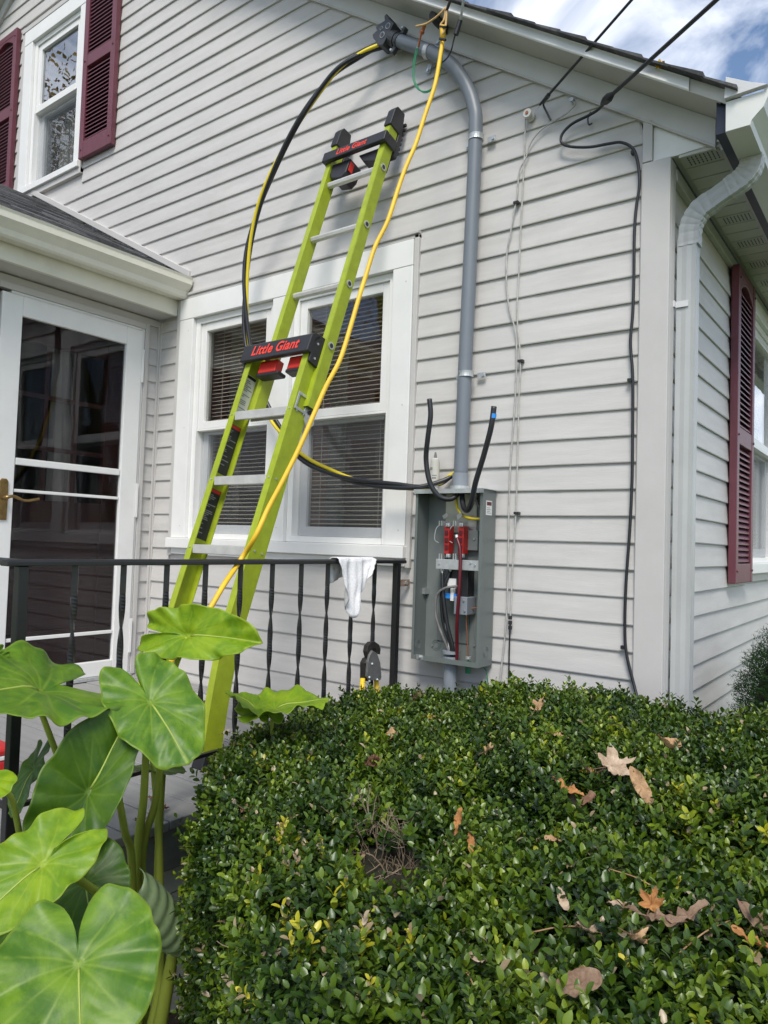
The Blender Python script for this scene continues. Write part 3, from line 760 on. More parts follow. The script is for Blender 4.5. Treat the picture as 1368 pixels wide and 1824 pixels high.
RXX = -1.12
rail = thing('porch_railing', 'black wrought iron porch railing with twisted balusters', 'railing', (RXX, -0.95, DZ))
b = MB()
def rail_prof(x, z): return [(x - 0.019, z - 0.008), (x - 0.019, z + 0.004), (x - 0.012, z + 0.0095), (x + 0.012, z + 0.0095), (x + 0.019, z + 0.004), (x + 0.019, z - 0.008)]
b.prism(rail_prof(RXX, 1.366), lambda p, q, r_: (p, r_, q), -1.84, -0.07)
b.build('top_rail', M['iron'], rail, bevel=0.002)
b = MB(); b.prism([(q_, r_) for q_, r_ in rail_prof(-1.795, 1.3655)], lambda p, q, r_: (r_, p, q), -2.45, RXX - 0.0195); b.build('top_rail', M['iron'], rail, bevel=0.002)
b = MB(); b.box(RXX - 0.008, RXX + 0.008, -1.78, -0.12, 0.735, 0.747); b.build('bottom_rail', M['iron'], rail, bevel=0.001)
for py in (-0.118, -1.793):
    b = MB(); b.box(RXX - 0.0135, RXX + 0.0135, py - 0.0135, py + 0.0135, DZ + 0.006, 1.3575); po = b.build('post', M['iron'], rail, bevel=0.002)
    b = MB(); b.box(RXX - 0.03, RXX + 0.03, py - 0.03, py + 0.03, DZ + 0.001, DZ + 0.006); b.build('base_plate', M['iron'], po)
b = MB(); b.box(RXX - 0.002, RXX + 0.002, -0.104, -0.018, 1.255, 1.285)
br = b.build('wall_bracket', M['rust'], rail)
b = MB(); b.cyl((RXX + 0.002, -0.05, 1.270), (RXX + 0.008, -0.05, 1.270), 0.009, 6); b.build('bolt', M['galv'], br)
for i in range(10):
    by = -0.28 - 0.1516 * i
    rings = []
    zt, zb = 1.3575, 0.7475
    for q in range(61):
        t = q / 60; zz = zt + (zb - zt) * t
        tw = min(max((t - 0.13) / 0.8, 0), 1)
        a = 0.35 + tw * math.pi * 2.5 + i * 0.07
        hw, hd = 0.0085, 0.0042
        c_, s_ = math.cos(a), math.sin(a)
        rings.append([(RXX + p * c_ - d * s_, by + p * s_ + d * c_, zz) for p, d in ((-hw, -hd), (hw, -hd), (hw, hd), (-hw, hd))])
    b = MB(); b.loft(rings); b.build('baluster', M['iron'], rail)

for i in range(6):
    bx = -1.46 - 0.1516 * i
    rings = []
    for q in range(31):
        t = q / 30; a = 0.35 + min(max((t - 0.13) / 0.8, 0), 1) * math.pi * 2.5; c_, s_ = math.cos(a), math.sin(a)
        rings.append([(bx + p * c_ - d * s_, -1.795 + p * s_ + d * c_, 1.357 - 0.61 * t) for p, d in ((-0.0085, -0.0042), (0.0085, -0.0042), (0.0085, 0.0042), (-0.0085, 0.0042))])
    b = MB(); b.loft(rings); b.build('baluster', M['iron'], rail)
b = MB(); b.box(-2.45, RXX - 0.014, -1.803, -1.787, 0.735, 0.747); b.build('bottom_rail', M['iron'], rail, bevel=0.001)
b = MB(); b.box(-2.4635, -2.4365, -1.8085, -1.7815, DZ + 0.001, 1.3575); b.build('post', M['iron'], rail, bevel=0.002)

# ================================================================== LADDER
LP = np.array([-1.713, -0.757, 1.415])
LU = np.array([0.059, math.sin(0.283), math.cos(0.283)]); 
LN = np.array([0.0, -math.cos(0.283), math.sin(0.283)])
EXA = np.array([1.0, 0, 0])
lad = thing('ladder', 'lime green fibreglass extension ladder leaning on the gable wall', 'ladder', (-1.55, -0.98, DZ))
def LD(a, b_, c_): return LP + EXA * a + LU * b_ + LN * c_
def channel(sgn, a_in, b0, b1, c0, c1, fl, flare=None, n=24, lip=0.004):
    """C-channel rail: web on the outside, flanges pointing inwards (sgn = +1 right rail)"""
    rings = []
    for i in range(n + 1):
        b_ = b0 + (b1 - b0) * i / n
        sh = flare(b_) if flare else 0
        A = lambda d: a_in + sgn * (d + sh)
        prof = [(0, c0), (fl, c0), (fl, c1), (0, c1), (0, c1 + lip), (fl - lip, c1 + lip), (fl - lip, c0 - lip), (0, c0 - lip)]
        rings.append([LD(A(d), b_, c_) for d, c_ in prof])
    m = MB(); m.loft(rings); return m
BT = 0.92
fl_ = lambda b_: 0.085 * max(0, (-0.35 - b_) / 0.49) ** 1.3
rrail = channel(+1, 0.312, -0.828, BT, 0.006, -0.082, 0.034, fl_).build('side_rail', M['lime'], lad)
lrail = channel(-1, -0.002, -0.828, BT, 0.006, -0.082, 0.034, fl_).build('side_rail', M['lime'], lad)
for s_, a0 in ((1, 0.329), (-1, -0.019)):
    b = MB(); b.fbox(lambda p, q, r_: LD(p, q, r_), a0 + s_ * 0.085 - 0.03, a0 + s_ * 0.085 + 0.03, -0.842, -0.79, -0.09, 0.014); b.build('foot', M['blackpl'], lad, bevel=0.005)
for kk in range(-2, 3):
    p0 = LD(0.0, 0.3048 * kk, 0.0); p1 = LD(0.312, 0.3048 * kk, 0.0)
    b = MB()
    prof = [(-0.012, 0.0), (0.088, 0.0), (0.088, -0.030), (0.080, -0.030), (0.080, -0.006), (0.004, -0.006), (-0.003, -0.038), (-0.012, -0.036)]
    b.add([(p0[0], p0[1] + y_, p0[2] + z_) for y_, z_ in prof] + [(p1[0], p1[1] + y_, p1[2] + z_) for y_, z_ in prof],
          [tuple(range(8))[::-1], tuple(range(8, 16))] + [(i, (i + 1) % 8, 8 + (i + 1) % 8, 8 + i) for i in range(8)])
    tr = b.build('tread', M['alu'], lad, bevel=0.0015)
    b = MB(); b.box(p0[0] + 0.002, p1[0] - 0.002, p0[1] + 0.0045, p0[1] + 0.079, p0[2] - 0.016, p0[2] - 0.0065); b.build('tread_web', M['galv'], tr)
    for s_, aa in ((1, 0.3465), (-1, -0.0365)):
        for cc in (-0.018, -0.06):
            b = MB(); b.cyl(LD(aa, 0.3048 * kk - 0.012, cc), LD(aa + s_ * 0.003, 0.3048 * kk - 0.012, cc), 0.0045, 8); b.build('rivet', M['steel'], tr)
    for aa in (0.329, -0.019):
        b = MB(); b.cyl(LD(aa, 0.3048 * kk - 0.012, 0.006), LD(aa, 0.3048 * kk - 0.012, 0.009), 0.0045, 8); b.build('rivet', M['steel'], tr)
# fly section behind
FO = np.array([0.048, 0, 0]) - LN * 0.078
def FD(a, b_, c_): return LP + FO + EXA * a + LU * (1.23 + b_) + LN * c_
def fchannel(sgn, a_in, b0, b1, c0, c1, fl):
    m = MB(); lip = 0.004
    prof = [(0, c0), (fl, c0), (fl, c0 - lip), (lip, c0 - lip), (lip, c1 + lip), (fl, c1 + lip), (fl, c1), (0, c1)]
    m.loft([[FD(a_in + sgn * d, b0 + (b1 - b0) * i / 6, c_) for d, c_ in prof] for i in range(7)]); return m
frl = fchannel(-1, 0.0, -0.60, 0.865, 0.030, -0.030, 0.028).build('fly_rail', M['lime'], lad)
frr = fchannel(+1, 0.293, -0.60, 0.865, 0.030, -0.030, 0.028).build('fly_rail', M['lime'], lad)
# outer web so the right face reads as a full side
for s_, aa in ((1, 0.321), (-1, -0.028)):
    b = MB(); b.fbox(FD, aa, aa + s_ * 0.003, -0.60, 0.865, -0.029, 0.029); b.build('fly_web', M['lime'], lad, bevel=0.001)
for kk in range(-1, 3):
    bb = 0.3048 * kk
    q0, q1 = FD(0.0, bb, 0), FD(0.293, bb, 0)
    b = MB()
    prof = [(-0.016, 0.004), (-0.010, 0.012), (0.022, 0.014), (0.022, 0.009), (0.014, 0.007), (0.012, -0.010), (0.0, -0.017), (-0.013, -0.011)]
    b.add([(q0[0], q0[1] + y_, q0[2] + z_) for y_, z_ in prof] + [(q1[0], q1[1] + y_, q1[2] + z_) for y_, z_ in prof],
          [tuple(range(8))[::-1], tuple(range(8, 16))] + [(i, (i + 1) % 8, 8 + (i + 1) % 8, 8 + i) for i in range(8)])
    rg = b.build('rung', M['alu'], lad, bevel=0.002)
    for s_, aa in ((1, 0.324), (-1, -0.031)):
        b = MB(); b.cyl(FD(aa, bb, 0), FD(aa + s_ * 0.004, bb, 0), 0.0165, 16); b.build('ferrule', M['steel'], rg, smooth=False)
        b = MB(); b.cyl(FD(aa + s_ * 0.004, bb, 0), FD(aa + s_ * 0.0048, bb, 0), 0.0105, 14); b.build('ferrule_hole', M['blackpl'], rg)
# top caps, top bar, wall pads
for a0, a1 in ((-0.036, 0.006), (0.288, 0.330)):
    b = MB(); b.prism([(0.82, 0.038), (0.905, 0.034), (0.93, 0.02), (0.935, -0.035), (0.80, -0.062), (0.70, -0.062), (0.70, -0.034), (0.82, -0.034)], lambda p, q, r_: FD(r_, p, q), a0, a1)
    cap = b.build('end_cap', M['blackpl'], lad, bevel=0.004)
    for t in range(7):
        b = MB(); b.fbox(FD, a0 + 0.002, a1 - 0.002, 0.73 + t * 0.027, 0.742 + t * 0.027, -0.069, -0.058); b.build('grip_rib', M['blackpl'], cap)
b = MB(); b.fbox(FD, -0.042, 0.337, 0.715, 0.768, 0.032, 0.056)
b.fbox(FD, -0.042, -0.034, 0.715, 0.768, -0.03, 0.031); b.fbox(FD, 0.329, 0.337, 0.715, 0.768, -0.03, 0.031)
topbar = b.build('top_bar', M['blackpl'], lad, bevel=0.004)
b = MB(); b.prism([(0.0, 0.716), (0.115, 0.716), (0.108, 0.64), (0.085, 0.615), (0.02, 0.63), (0.0, 0.66)], lambda p, q, r_: FD(p, q, r_), -0.07, 0.02); b.build('wall_pad', M['blackpl'], lad, bevel=0.006)
b = MB(); b.prism([(0.16, 0.716), (0.29, 0.716), (0.29, 0.64), (0.20, 0.67)], lambda p, q, r_: FD(p, q, r_), -0.07, 0.02); b.build('wall_pad', M['blackpl'], lad, bevel=0.006)
b = MB(); b.fbox(FD, 0.1165, 0.1185, 0.65, 0.70, -0.012, 0.016); b.build('pad_trim', M['redpl'], lad)
text_mesh('Little Giant', 'lettering', M['letter'], topbar, FD(0.135, 0.741, 0.0565), EXA * 1.0, LU / np.linalg.norm(LU), 0.042, shear=0.2, fat=0.026, sx=0.88)
# small red and black sticker on the fly rail
b = MB(); b.fbox(FD, -0.0045, -0.004, 0.345, 0.42, -0.012, 0.014); b.build('sticker', M['blackpl'], lad)
b = MB(); b.fbox(FD, -0.0042, -0.0035, 0.42, 0.46, -0.012, 0.014); b.build('sticker', M['letter'], lad)
# head block of the base section
b = MB()
hp = [(0.845, 0.012), (0.845, 0.034), (0.925, 0.030), (0.94, 0.012), (0.945, -0.02), (0.925, -0.02), (0.90, -0.0), (0.86, 0.0)]
b.prism(hp, lambda p, q, r_: LD(r_, p, q), -0.05, 0.36)
head = b.build('head_block', M['blackpl'], lad, bevel=0.004)
for a0, a1 in ((0.348, 0.360), (-0.05, -0.038)):
    b = MB(); b.prism([(0.812, 0.005), (0.92, 0.011), (0.944, -0.02), (0.945, -0.10), (0.90, -0.125), (0.845, -0.105), (0.83, -0.125), (0.80, -0.10)], lambda p, q, r_: LD(r_, p, q), a0, a1)
    b.build('side_plate', M['blackpl'], head, bevel=0.003)
    for (p, q) in ((0.90, -0.015), (0.885, -0.07), (0.835, -0.02), (0.835, -0.085)):
        aa = a1 if a0 > 0 else a0
        b = MB(); b.cyl(LD(aa - 0.003, p, q), LD(aa + 0.003, p, q), 0.0055, 8); b.build('rivet', M['steel'], head)
for a0, a1 in ((0.035, 0.145), (0.215, 0.30)):
    b = MB(); b.fbox(LD, a0, a1, 0.80, 0.86, -0.055, -0.012); b.build('lock_housing', M['redpl'], head, bevel=0.006)
    b = MB(); b.fbox(LD, a0, a1 + 0.03, 0.782, 0.7995, -0.06, -0.008); b.build('lock_lever', M['blackpl'], head, bevel=0.006)
text_mesh('Little Giant', 'lettering', M['letter'], head, LD(0.155, 0.887, 0.0335), EXA, (LU + LN * 0.0) / np.linalg.norm(LU), 0.064, shear=0.2, fat=0.026, sx=0.90)
# rail stickers: illegible print, built as panels with line bands
def rail_sticker(b0, b1, base, head_m, lines):
    m = MB(); m.fbox(LD, -0.0312, -0.0306, b0, b1, -0.074, -0.010); st = m.build('sticker', base, lad)
    if head_m:
        m = MB(); m.fbox(LD, -0.0306, -0.0302, b1 - 0.016, b1 - 0.002, -0.072, -0.012); m.build('sticker_header', head_m, st)
    lm = MB()
    bb = b1 - 0.03
    while bb > b0 + 0.02:
        ww = random.uniform(0.3, 1.0)
        lm.fbox(LD, -0.0306, -0.0302, bb, bb + 0.004, -0.012 - 0.056 * ww, -0.014); bb -= random.choice([0.008, 0.008, 0.02])
    lm.build('print_lines', lines, st)
M['printg'] = mat('print_grey', (0.22, 0.22, 0.22), 0.6)
rail_sticker(0.62, 0.81, M['sticker'], M['blackpl'], M['printg'])
rail_sticker(0.335, 0.565, M['blackpl'], M['redpl'], M['printg'])
rail_sticker(0.035, 0.262, M['blackpl'], M['redpl'], M['printg'])
# lock plate on the right rail
b = MB()
b.fbox(LD, 0.347, 0.351, 0.60, 0.612, -0.07, 0.0).fbox(LD, 0.347, 0.351, 0.665, 0.677, -0.07, 0.0).fbox(LD, 0.347, 0.351, 0.612, 0.665, -0.011, 0.0).fbox(LD, 0.347, 0.351, 0.612, 0.665, -0.07, -0.058)
b.fbox(LD, 0.347, 0.351, 0.575, 0.64, -0.105, -0.0705)
lk = b.build('lock_plate', M['steel'], lad, bevel=0.001)
b = MB(); b.cyl(LD(0.351, 0.585, -0.095), LD(0.356, 0.585, -0.095), 0.03, 16); b.build('lock_cam', M['steel'], lk)
b = MB(); b.cyl(LD(0.356, 0.615, -0.085), LD(0.36, 0.615, -0.085), 0.009, 10); b.build('lock_bolt', M['blackpl'], lk)

# ================================================================== CONDUIT
cy_ = -0.07
mast = thing('service_conduit', 'grey plastic conduit running up from the meter box to a weatherhead', 'conduit', (-0.835, cy_, 1.70))
pth = spline([onY(820, 862, cy_), onY(828, 664, cy_), onY(838, 450, cy_), onY(847, 243, cy_), onY(844.5, 192, cy_), onY(829, 150, cy_), onY(803, 115, cy_), onY(768, 93, cy_), onY(735, 81, cy_), onY(706, 71, cy_)], 8)
b = MB(); b.tube(pth, 0.0302, 22); b.build('pipe', M['pvc'], mast, smooth=True)
b = MB(); b.tube([onY(819.5, 866, cy_), onY(820.5, 843, cy_)], 0.0345, 20); b.build('collar', M['pvcl'], mast)
b = MB(); b.tube([onY(819, 874, cy_), onY(819.3, 866, cy_)], 0.040, 20); b.build('hub', M['galv'], mast)
def strap(px, py, d, ears=True):
    p = onY(px, py, cy_)
    b = MB(); d = np.array(d, float); d /= np.linalg.norm(d)
    b.tube([p - d * 0.012, p - d * 0.004, p + d * 0.004, p + d * 0.012], [0.0335, 0.0325, 0.0325, 0.0335], 20)
    st = b.build('strap', M['galv'], mast)
    if ears:
        n_ = np.array([d[2], 0, -d[0]])
        for s_ in (1, -1):
            c0 = p + n_ * s_ * 0.033; c1 = p + n_ * s_ * 0.072
            w2 = d * 0.012
            yv = -0.030
            b = MB(); vs = []
            for yq in (yv, yv + 0.004):
                for c_, w3 in ((c0, w2), (c1, w2)): vs += [(c_[0] - w3[0], yq, c_[2] - w3[2]), (c_[0] + w3[0], yq, c_[2] + w3[2])]
            b.add(vs, [(0, 1, 3, 2), (4, 6, 7, 5), (0, 2, 6, 4), (1, 5, 7, 3), (2, 3, 7, 6), (0, 4, 5, 1)])
            b.build('strap_ear', M['galv'], st)
            b = MB(); cc = (c0 + c1 * 3) / 4; b.cyl((cc[0], yv - 0.006, cc[2]), (cc[0], yv, cc[2]), 0.007, 6); b.build('screw', M['steel'], st)
strap(830, 667, (0.02, 0, 1)); strap(848, 246, (0.02, 0, 1)); strap(763, 92, (-0.9, 0, 0.42), True)
# weatherhead
a0 = onY(706, 71, cy_); a1 = onY(660, 50, cy_); ad = (a1 - a0) / np.linalg.norm(a1 - a0); an = np.array([-ad[2], 0, ad[0]]) ; an = an if an[2] > 0 else -an
def WHd(p, q, r_): return a0 + ad * p + an * q + np.array([0, -1.0, 0]) * r_
b = MB(); b.tube([WHd(-0.005, 0, 0), WHd(0.035, 0, 0)], 0.036, 18); b.build('weatherhead_collar', M['pvcd'], mast)
b = MB(); b.prism([(0.030, -0.052), (0.030, 0.052), (0.075, 0.060), (0.105, 0.075), (0.112, 0.062), (0.095, 0.045), (0.110, 0.03), (0.125, 0.018), (0.130, 0.004), (0.112, -0.006), (0.128, -0.030), (0.112, -0.042), (0.085, -0.050), (0.06, -0.062)], WHd, -0.045, 0.034)
wh = b.build('weatherhead', M['pvcd'], mast, bevel=0.003)
for (p, q, rr) in ((0.055, 0.030, 0.014), (0.088, 0.010, 0.009), (0.062, -0.014, 0.014)):
    b = MB(); b.tube([WHd(p, q, 0.034), WHd(p, q, 0.037)], rr, 14); b.build('knockout_ring', M['galv'], wh)
    b = MB(); b.tube([WHd(p, q, 0.0372), WHd(p, q, 0.038)], rr * 0.8, 14); b.build('knockout', M['pvcd'], wh)
b = MB(); b.tube([WHd(-0.028, 0, 0), WHd(-0.014, 0, 0)], 0.0345, 18); b.fbox(WHd, -0.03, -0.012, 0.03, 0.062, -0.012, 0.012).fbox(WHd, -0.03, -0.012, -0.062, -0.03, -0.012, 0.012)
wc = b.build('head_clamp', M['pvcd'], mast, bevel=0.002)
for q in (0.052, -0.052):
    b = MB(); b.cyl(WHd(-0.021, q, -0.02), WHd(-0.021, q, 0.024), 0.006, 6); b.build('clamp_bolt', M['galv'], wc)

# ================================================================== METER BOX
BX0, BX1, BZ0, BZ1, BY = -1.022, -0.690, 0.952, 1.682, -0.128
mbx = thing('meter_box', 'open grey steel electric meter box mounted on the siding', 'meter box', (-0.855, -0.02, BZ0))
b = MB(); b.box(BX0, BX1, -0.024, -0.019, BZ0, BZ1); b.build('back_panel', M['boxin'], mbx)
b = MB(); b.box(BX0, BX0 + 0.002, BY, -0.0245, BZ0 + 0.003, BZ1 - 0.003).box(BX0, BX0 + 0.012, BY - 0.002, BY, BZ0, BZ1); b.build('side_panel', M['box'], mbx)
b = MB(); b.box(BX1 - 0.002, BX1, BY, -0.0245, BZ0 + 0.003, BZ1 - 0.003).box(BX1 - 0.014, BX1, BY - 0.002, BY, BZ0, BZ1); rs = b.build('side_panel', M['box'], mbx)
b = MB(); b.box(BX0 - 0.004, BX1 + 0.006, BY - 0.012, -0.018, BZ1 - 0.0025, BZ1 + 0.001).box(BX0 - 0.004, BX1 + 0.006, BY - 0.014, BY - 0.012, BZ1 - 0.018, BZ1 + 0.001); b.build('top_panel', M['galv'], mbx)
b = MB(); b.box(BX0 + 0.002, BX1 - 0.002, BY, -0.0245, BZ0, BZ0 + 0.0025).box(BX0 + 0.012, BX1 - 0.014, BY - 0.0015, BY + 0.001, BZ0, BZ0 + 0.02); b.build('bottom_panel', M['box'], mbx)
def ko(fn, u, v, parent):
    for rr in (0.022, 0.014):
        m = MB(); pts_ = [fn(u + rr * math.cos(t), v + rr * math.sin(t)) for t in np.linspace(0, 2 * math.pi, 20)]
        m.tube(pts_, 0.0012, 5, cap=False); m.build('knockout_ring', M['box'], parent)
ko(lambda p, q: (BX1 + 0.0005, -0.075 + p, q), 0, BZ0 + 0.06, rs)
ko(lambda p, q: (BX0 + 0.0025, -0.085 + p, q), 0, BZ0 + 0.055, mbx)
ko(lambda p, q: (BX0 + 0.06 + p, -0.025, q), 0, BZ0 + 0.055, mbx)
b = MB(); b.box(BX1 + 0.0002, BX1 + 0.001, -0.105, -0.055, 1.575, 1.635); lb = b.build('sticker', M['sticker'], mbx)
b = MB(); b.box(BX1 + 0.001, BX1 + 0.0015, -0.10, -0.06, 1.615, 1.63); b.build('sticker_band', M['maroon'], lb)
b = MB(); [b.box(BX1 + 0.001, BX1 + 0.0015, -0.10, -0.062 - 0.01 * (i % 2), 1.583 + i * 0.007, 1.585 + i * 0.007) for i in range(4)]; b.build('print_lines', M['printg'], lb)
def bo(name, x0, y0, x1, y1, yb, yf, m, parent=mbx, **kw):
    p0, p1 = onY(x0, y1, yf), onY(x1, y0, yf)
    b = MB(); b.box(p0[0], p1[0], yf, yb, p0[2], p1[2]); return b.build(name, m, parent, **kw)
# zinc plate at the top, shelf bar, meter jaws
bo('upper_plate', 793, 880, 850, 948, -0.026, -0.030, M['zincpan'])
bo('shelf_bar', 776, 999, 856, 1013, -0.10, -0.118, M['galv'], bevel=0.0015)
for (xa, xb) in ((790, 800), (815, 826)):
    rb = bo('terminal_block', xa, 937, xb, 987, -0.045, -0.088, M['redblock'], bevel=0.003)
    for yy in (945, 958, 971):
        bo('terminal_slot', xa + 2, yy, xa + 8, yy + 8, -0.0885, -0.092, M['maroon'], rb, bevel=0.001)
    for (dy0, dy1) in ((928, 937), (986, 1000)):
        p = onY(xa - 4, dy0, -0.085); q = onY(xa + 6, dy1, -0.085)
        b = MB(); b.box(p[0], p[0] + 0.006, -0.105, -0.055, q[2], p[2]).box(p[0] + 0.011, p[0] + 0.017, -0.105, -0.055, q[2], p[2]); b.build('meter_jaw', M['steel'], rb)
    p = onY(xa - 8, 936, -0.075)
    b = MB(); b.tube(spline([p, p + (-0.012, -0.004, -0.016), p + (-0.016, -0.006, -0.06), p + (0.0, 0, -0.075)], 6), 0.0018, 6); b.build('spring_clip', M['steel'], rb)
    p = onY(xa + 4, 918, -0.08)
    b = MB(); b.add([p + (-0.016, 0, -0.002), p + (0.014, -0.012, 0.012), p + (0.022, -0.012, -0.002), p + (-0.008, 0, -0.018)], [(0, 1, 2, 3)]); b.build('jaw_spring', M['steel'], rb, solid=0.003)
    p = onY(xa + 2, 1000, -0.07)
    b = MB(); b.prism([(-0.02, 0.0), (0.01, 0.016), (0.045, -0.03), (0.02, -0.035)], lambda u, v, w_: (p[0] + u, -0.07 + w_, p[2] + v), -0.012, 0.01); b.build('bus_leg', M['navy'], rb)
bo('side_bracket', 833, 945, 851, 980, -0.026, -0.05, M['boxin'], bevel=0.001)
bo('breaker', 808, 1064, 832, 1094, -0.03, -0.105, M['pvcl'], bevel=0.003)
bo('breaker', 798, 1012, 834, 1064, -0.03, -0.085, M['blackpl'], bevel=0.003)
bo('breaker_label', 797, 1031, 812, 1047, -0.085, -0.092, M['whiteplastic'])
bo('breaker_lever', 802, 1046, 808, 1070, -0.0855, -0.10, M['whiteplastic'])
bo('blue_clip', 790, 1058, 812, 1065, -0.0855, -0.098, M['bluepl'])
bo('breaker_base', 778, 1010, 838, 1140, -0.0245, -0.030, M['box'])
bo('latch', 752, 1048, 757, 1058, -0.026, -0.06, M['steel'])
b = MB(); b.cyl((BX0 + 0.045, BY - 0.004, BZ0 + 0.012), (BX0 + 0.045, BY - 0.018, BZ0 + 0.012), 0.008, 8).box(BX0 + 0.028, BX0 + 0.062, BY - 0.004, BY - 0.0005, BZ0 + 0.002, BZ0 + 0.022); b.build('latch', M['steel'], mbx)
def wire(name, pts, r, m, parent=mbx, n=8):
    b = MB(); b.tube(spline(pts, 8), r, n); return b.build(name, m, parent, smooth=True)
Bo = lambda x, y, d: onY(x, y, d)
wire('black_conductor', [Bo(788, 1020, -0.10), Bo(789, 1055, -0.105), Bo(796, 1110, -0.10), Bo(806, 1150, -0.09), Bo(808, 1180, -0.08)], 0.0085, M['cable'])
wire('black_conductor', [Bo(802, 1018, -0.09), Bo(793, 1040, -0.10), Bo(786, 1062, -0.10), Bo(790, 1110, -0.09), Bo(803, 1150, -0.08), Bo(805, 1180, -0.075)], 0.0075, M['cable'])
wire('cable_end', [Bo(788, 1021, -0.102), Bo(788, 1015, -0.102)], 0.0065, M['steel'])
wire('cable_end', [Bo(802, 1019, -0.09), Bo(803, 1013, -0.09)], 0.006, M['steel'])
wire('maroon_conductor', [Bo(814, 958, -0.12), Bo(820, 985, -0.128), Bo(818, 1050, -0.132), Bo(814, 1110, -0.115), Bo(814, 1150, -0.09), Bo(813, 1182, -0.08)], 0.0078, M['maroon'])
wire('cable_end', [Bo(814, 959, -0.12), Bo(813, 953, -0.118)], 0.0058, M['whiteplastic'])
wire('bare_neutral', [Bo(815, 1044, -0.11), Bo(792, 1048, -0.12), Bo(778, 1062, -0.115), Bo(776, 1095, -0.11), Bo(787, 1130, -0.10), Bo(800, 1162, -0.08), Bo(802, 1182, -0.075)], 0.0055, M['cableg'])
wire('white_conductor', [Bo(789, 1100, -0.09), Bo(797, 1130, -0.085), Bo(803, 1180, -0.07)], 0.004, M['whiteplastic'])
wire('copper_ground', [Bo(856, 1081, -0.05), Bo(840, 1085, -0.06), Bo(831, 1098, -0.07), Bo(832, 1130, -0.07), Bo(834, 1178, -0.07)], 0.0028, M['copper'])
wire('yellow_conductor', [Bo(812, 885, -0.07), Bo(815, 905, -0.075), Bo(826, 919, -0.075), Bo(842, 924, -0.07), Bo(862, 924, -0.05)], 0.0062, M['yellow'])
wire('grey_conductor', [Bo(846, 884, -0.05), Bo(852, 900, -0.05), Bo(862, 908, -0.04)], 0.007, M['cableg'])
bo('terminal_strip', 851, 1108, 856, 1124, -0.03, -0.06, M['zincpan'])
b = MB(); p0 = onY(803, 1164, -0.075); p1 = onY(802, 1250, -0.075)
b.tube([p0 + (0, 0, 0.012), p0], 0.036, 18); b.tube([p0 - (0, 0, 0.012), p0 - (0, 0, 0.045)], 0.034, 18); b.tube([p0 - (0, 0, 0.03), (p1[0], p1[1], 0.3)], 0.0285, 18); b.build('lower_conduit', M['pvcl'], mbx, smooth=False)
b = MB(); q = onY(834, 1178, -0.07); b.tube([q, q - (0, 0, 0.05)], 0.011, 10); b.build('ground_fitting', M['green'], mbx)
b = MB(); b.tube([q + (0, 0, 0.01), q + (0, 0, 0.02)], 0.012, 8); b.build('locknut', M['galv'], mbx)
wire('green_wire', [onY(858, 1186, -0.03), onY(866, 1195, -0.03), onY(869, 1215, -0.03), onY(870, 1240, -0.03)], 0.0022, M['green'])

# lugs and screws
for (x, y_, d) in ((788, 1014, -0.105), (803, 1012, -0.095), (798, 935, -0.09), (822, 935, -0.09), (798, 990, -0.09), (822, 990, -0.09)):
    p = onY(x, y_, d); b = MB(); b.box(p[0] - 0.009, p[0] + 0.009, d - 0.004, d + 0.012, p[2] - 0.008, p[2] + 0.008); lg = b.build('lug', M['galv'], mbx, bevel=0.002)
    b = MB(); b.cyl((p[0], d - 0.008, p[2]), (p[0], d - 0.004, p[2]), 0.005, 6); b.build('lug_screw', M['steel'], lg)
for (x, y_, d) in ((826, 1070, -0.106), (815, 1088, -0.106), (828, 1088, -0.106), (782, 1004, -0.119), (846, 1007, -0.119), (845, 960, -0.052), (752, 900, -0.026), (770, 1150, -0.026), (845, 1150, -0.026), (838, 1003, -0.119)):
    p = onY(x, y_, d); b = MB(); b.cyl((p[0], d - 0.004, p[2]), (p[0], d, p[2]), 0.0042, 8); b.build('screw', M['steel'], mbx)
# the two black cable ends that stand up out of the box
cab = MB(); cab.tube(spline([Bo(765, 711, -0.22), Bo(767, 740, -0.22), Bo(762, 780, -0.215), Bo(759, 820, -0.20), Bo(766, 860, -0.19), Bo(782, 884, -0.17), Bo(802, 889, -0.14), Bo(815, 880, -0.11), Bo(818, 868, -0.08)], 8), 0.0108, 12)
single(cab, 'cable', M['cable'], 'short black cable end curving up beside the caulk tube', 'cable', smooth=True)
cab = thing('cable', 'black cable end with blue tape bending up right of the conduit', 'cable', Bo(880, 724, -0.2))
b = MB(); b.tube(spline([Bo(880, 724, -0.22), Bo(875, 760, -0.22), Bo(862, 810, -0.21), Bo(847, 860, -0.20), Bo(840, 895, -0.18), Bo(832, 909, -0.15), Bo(825, 900, -0.12), Bo(822, 868, -0.08)], 8), 0.0112, 12); b.build('insulation', M['cable'], cab, smooth=True)
b = MB(); b.tube([Bo(879.2, 737, -0.22), Bo(878.3, 745, -0.22)], 0.0118, 12); b.build('blue_tape', M['bluepl'], cab)

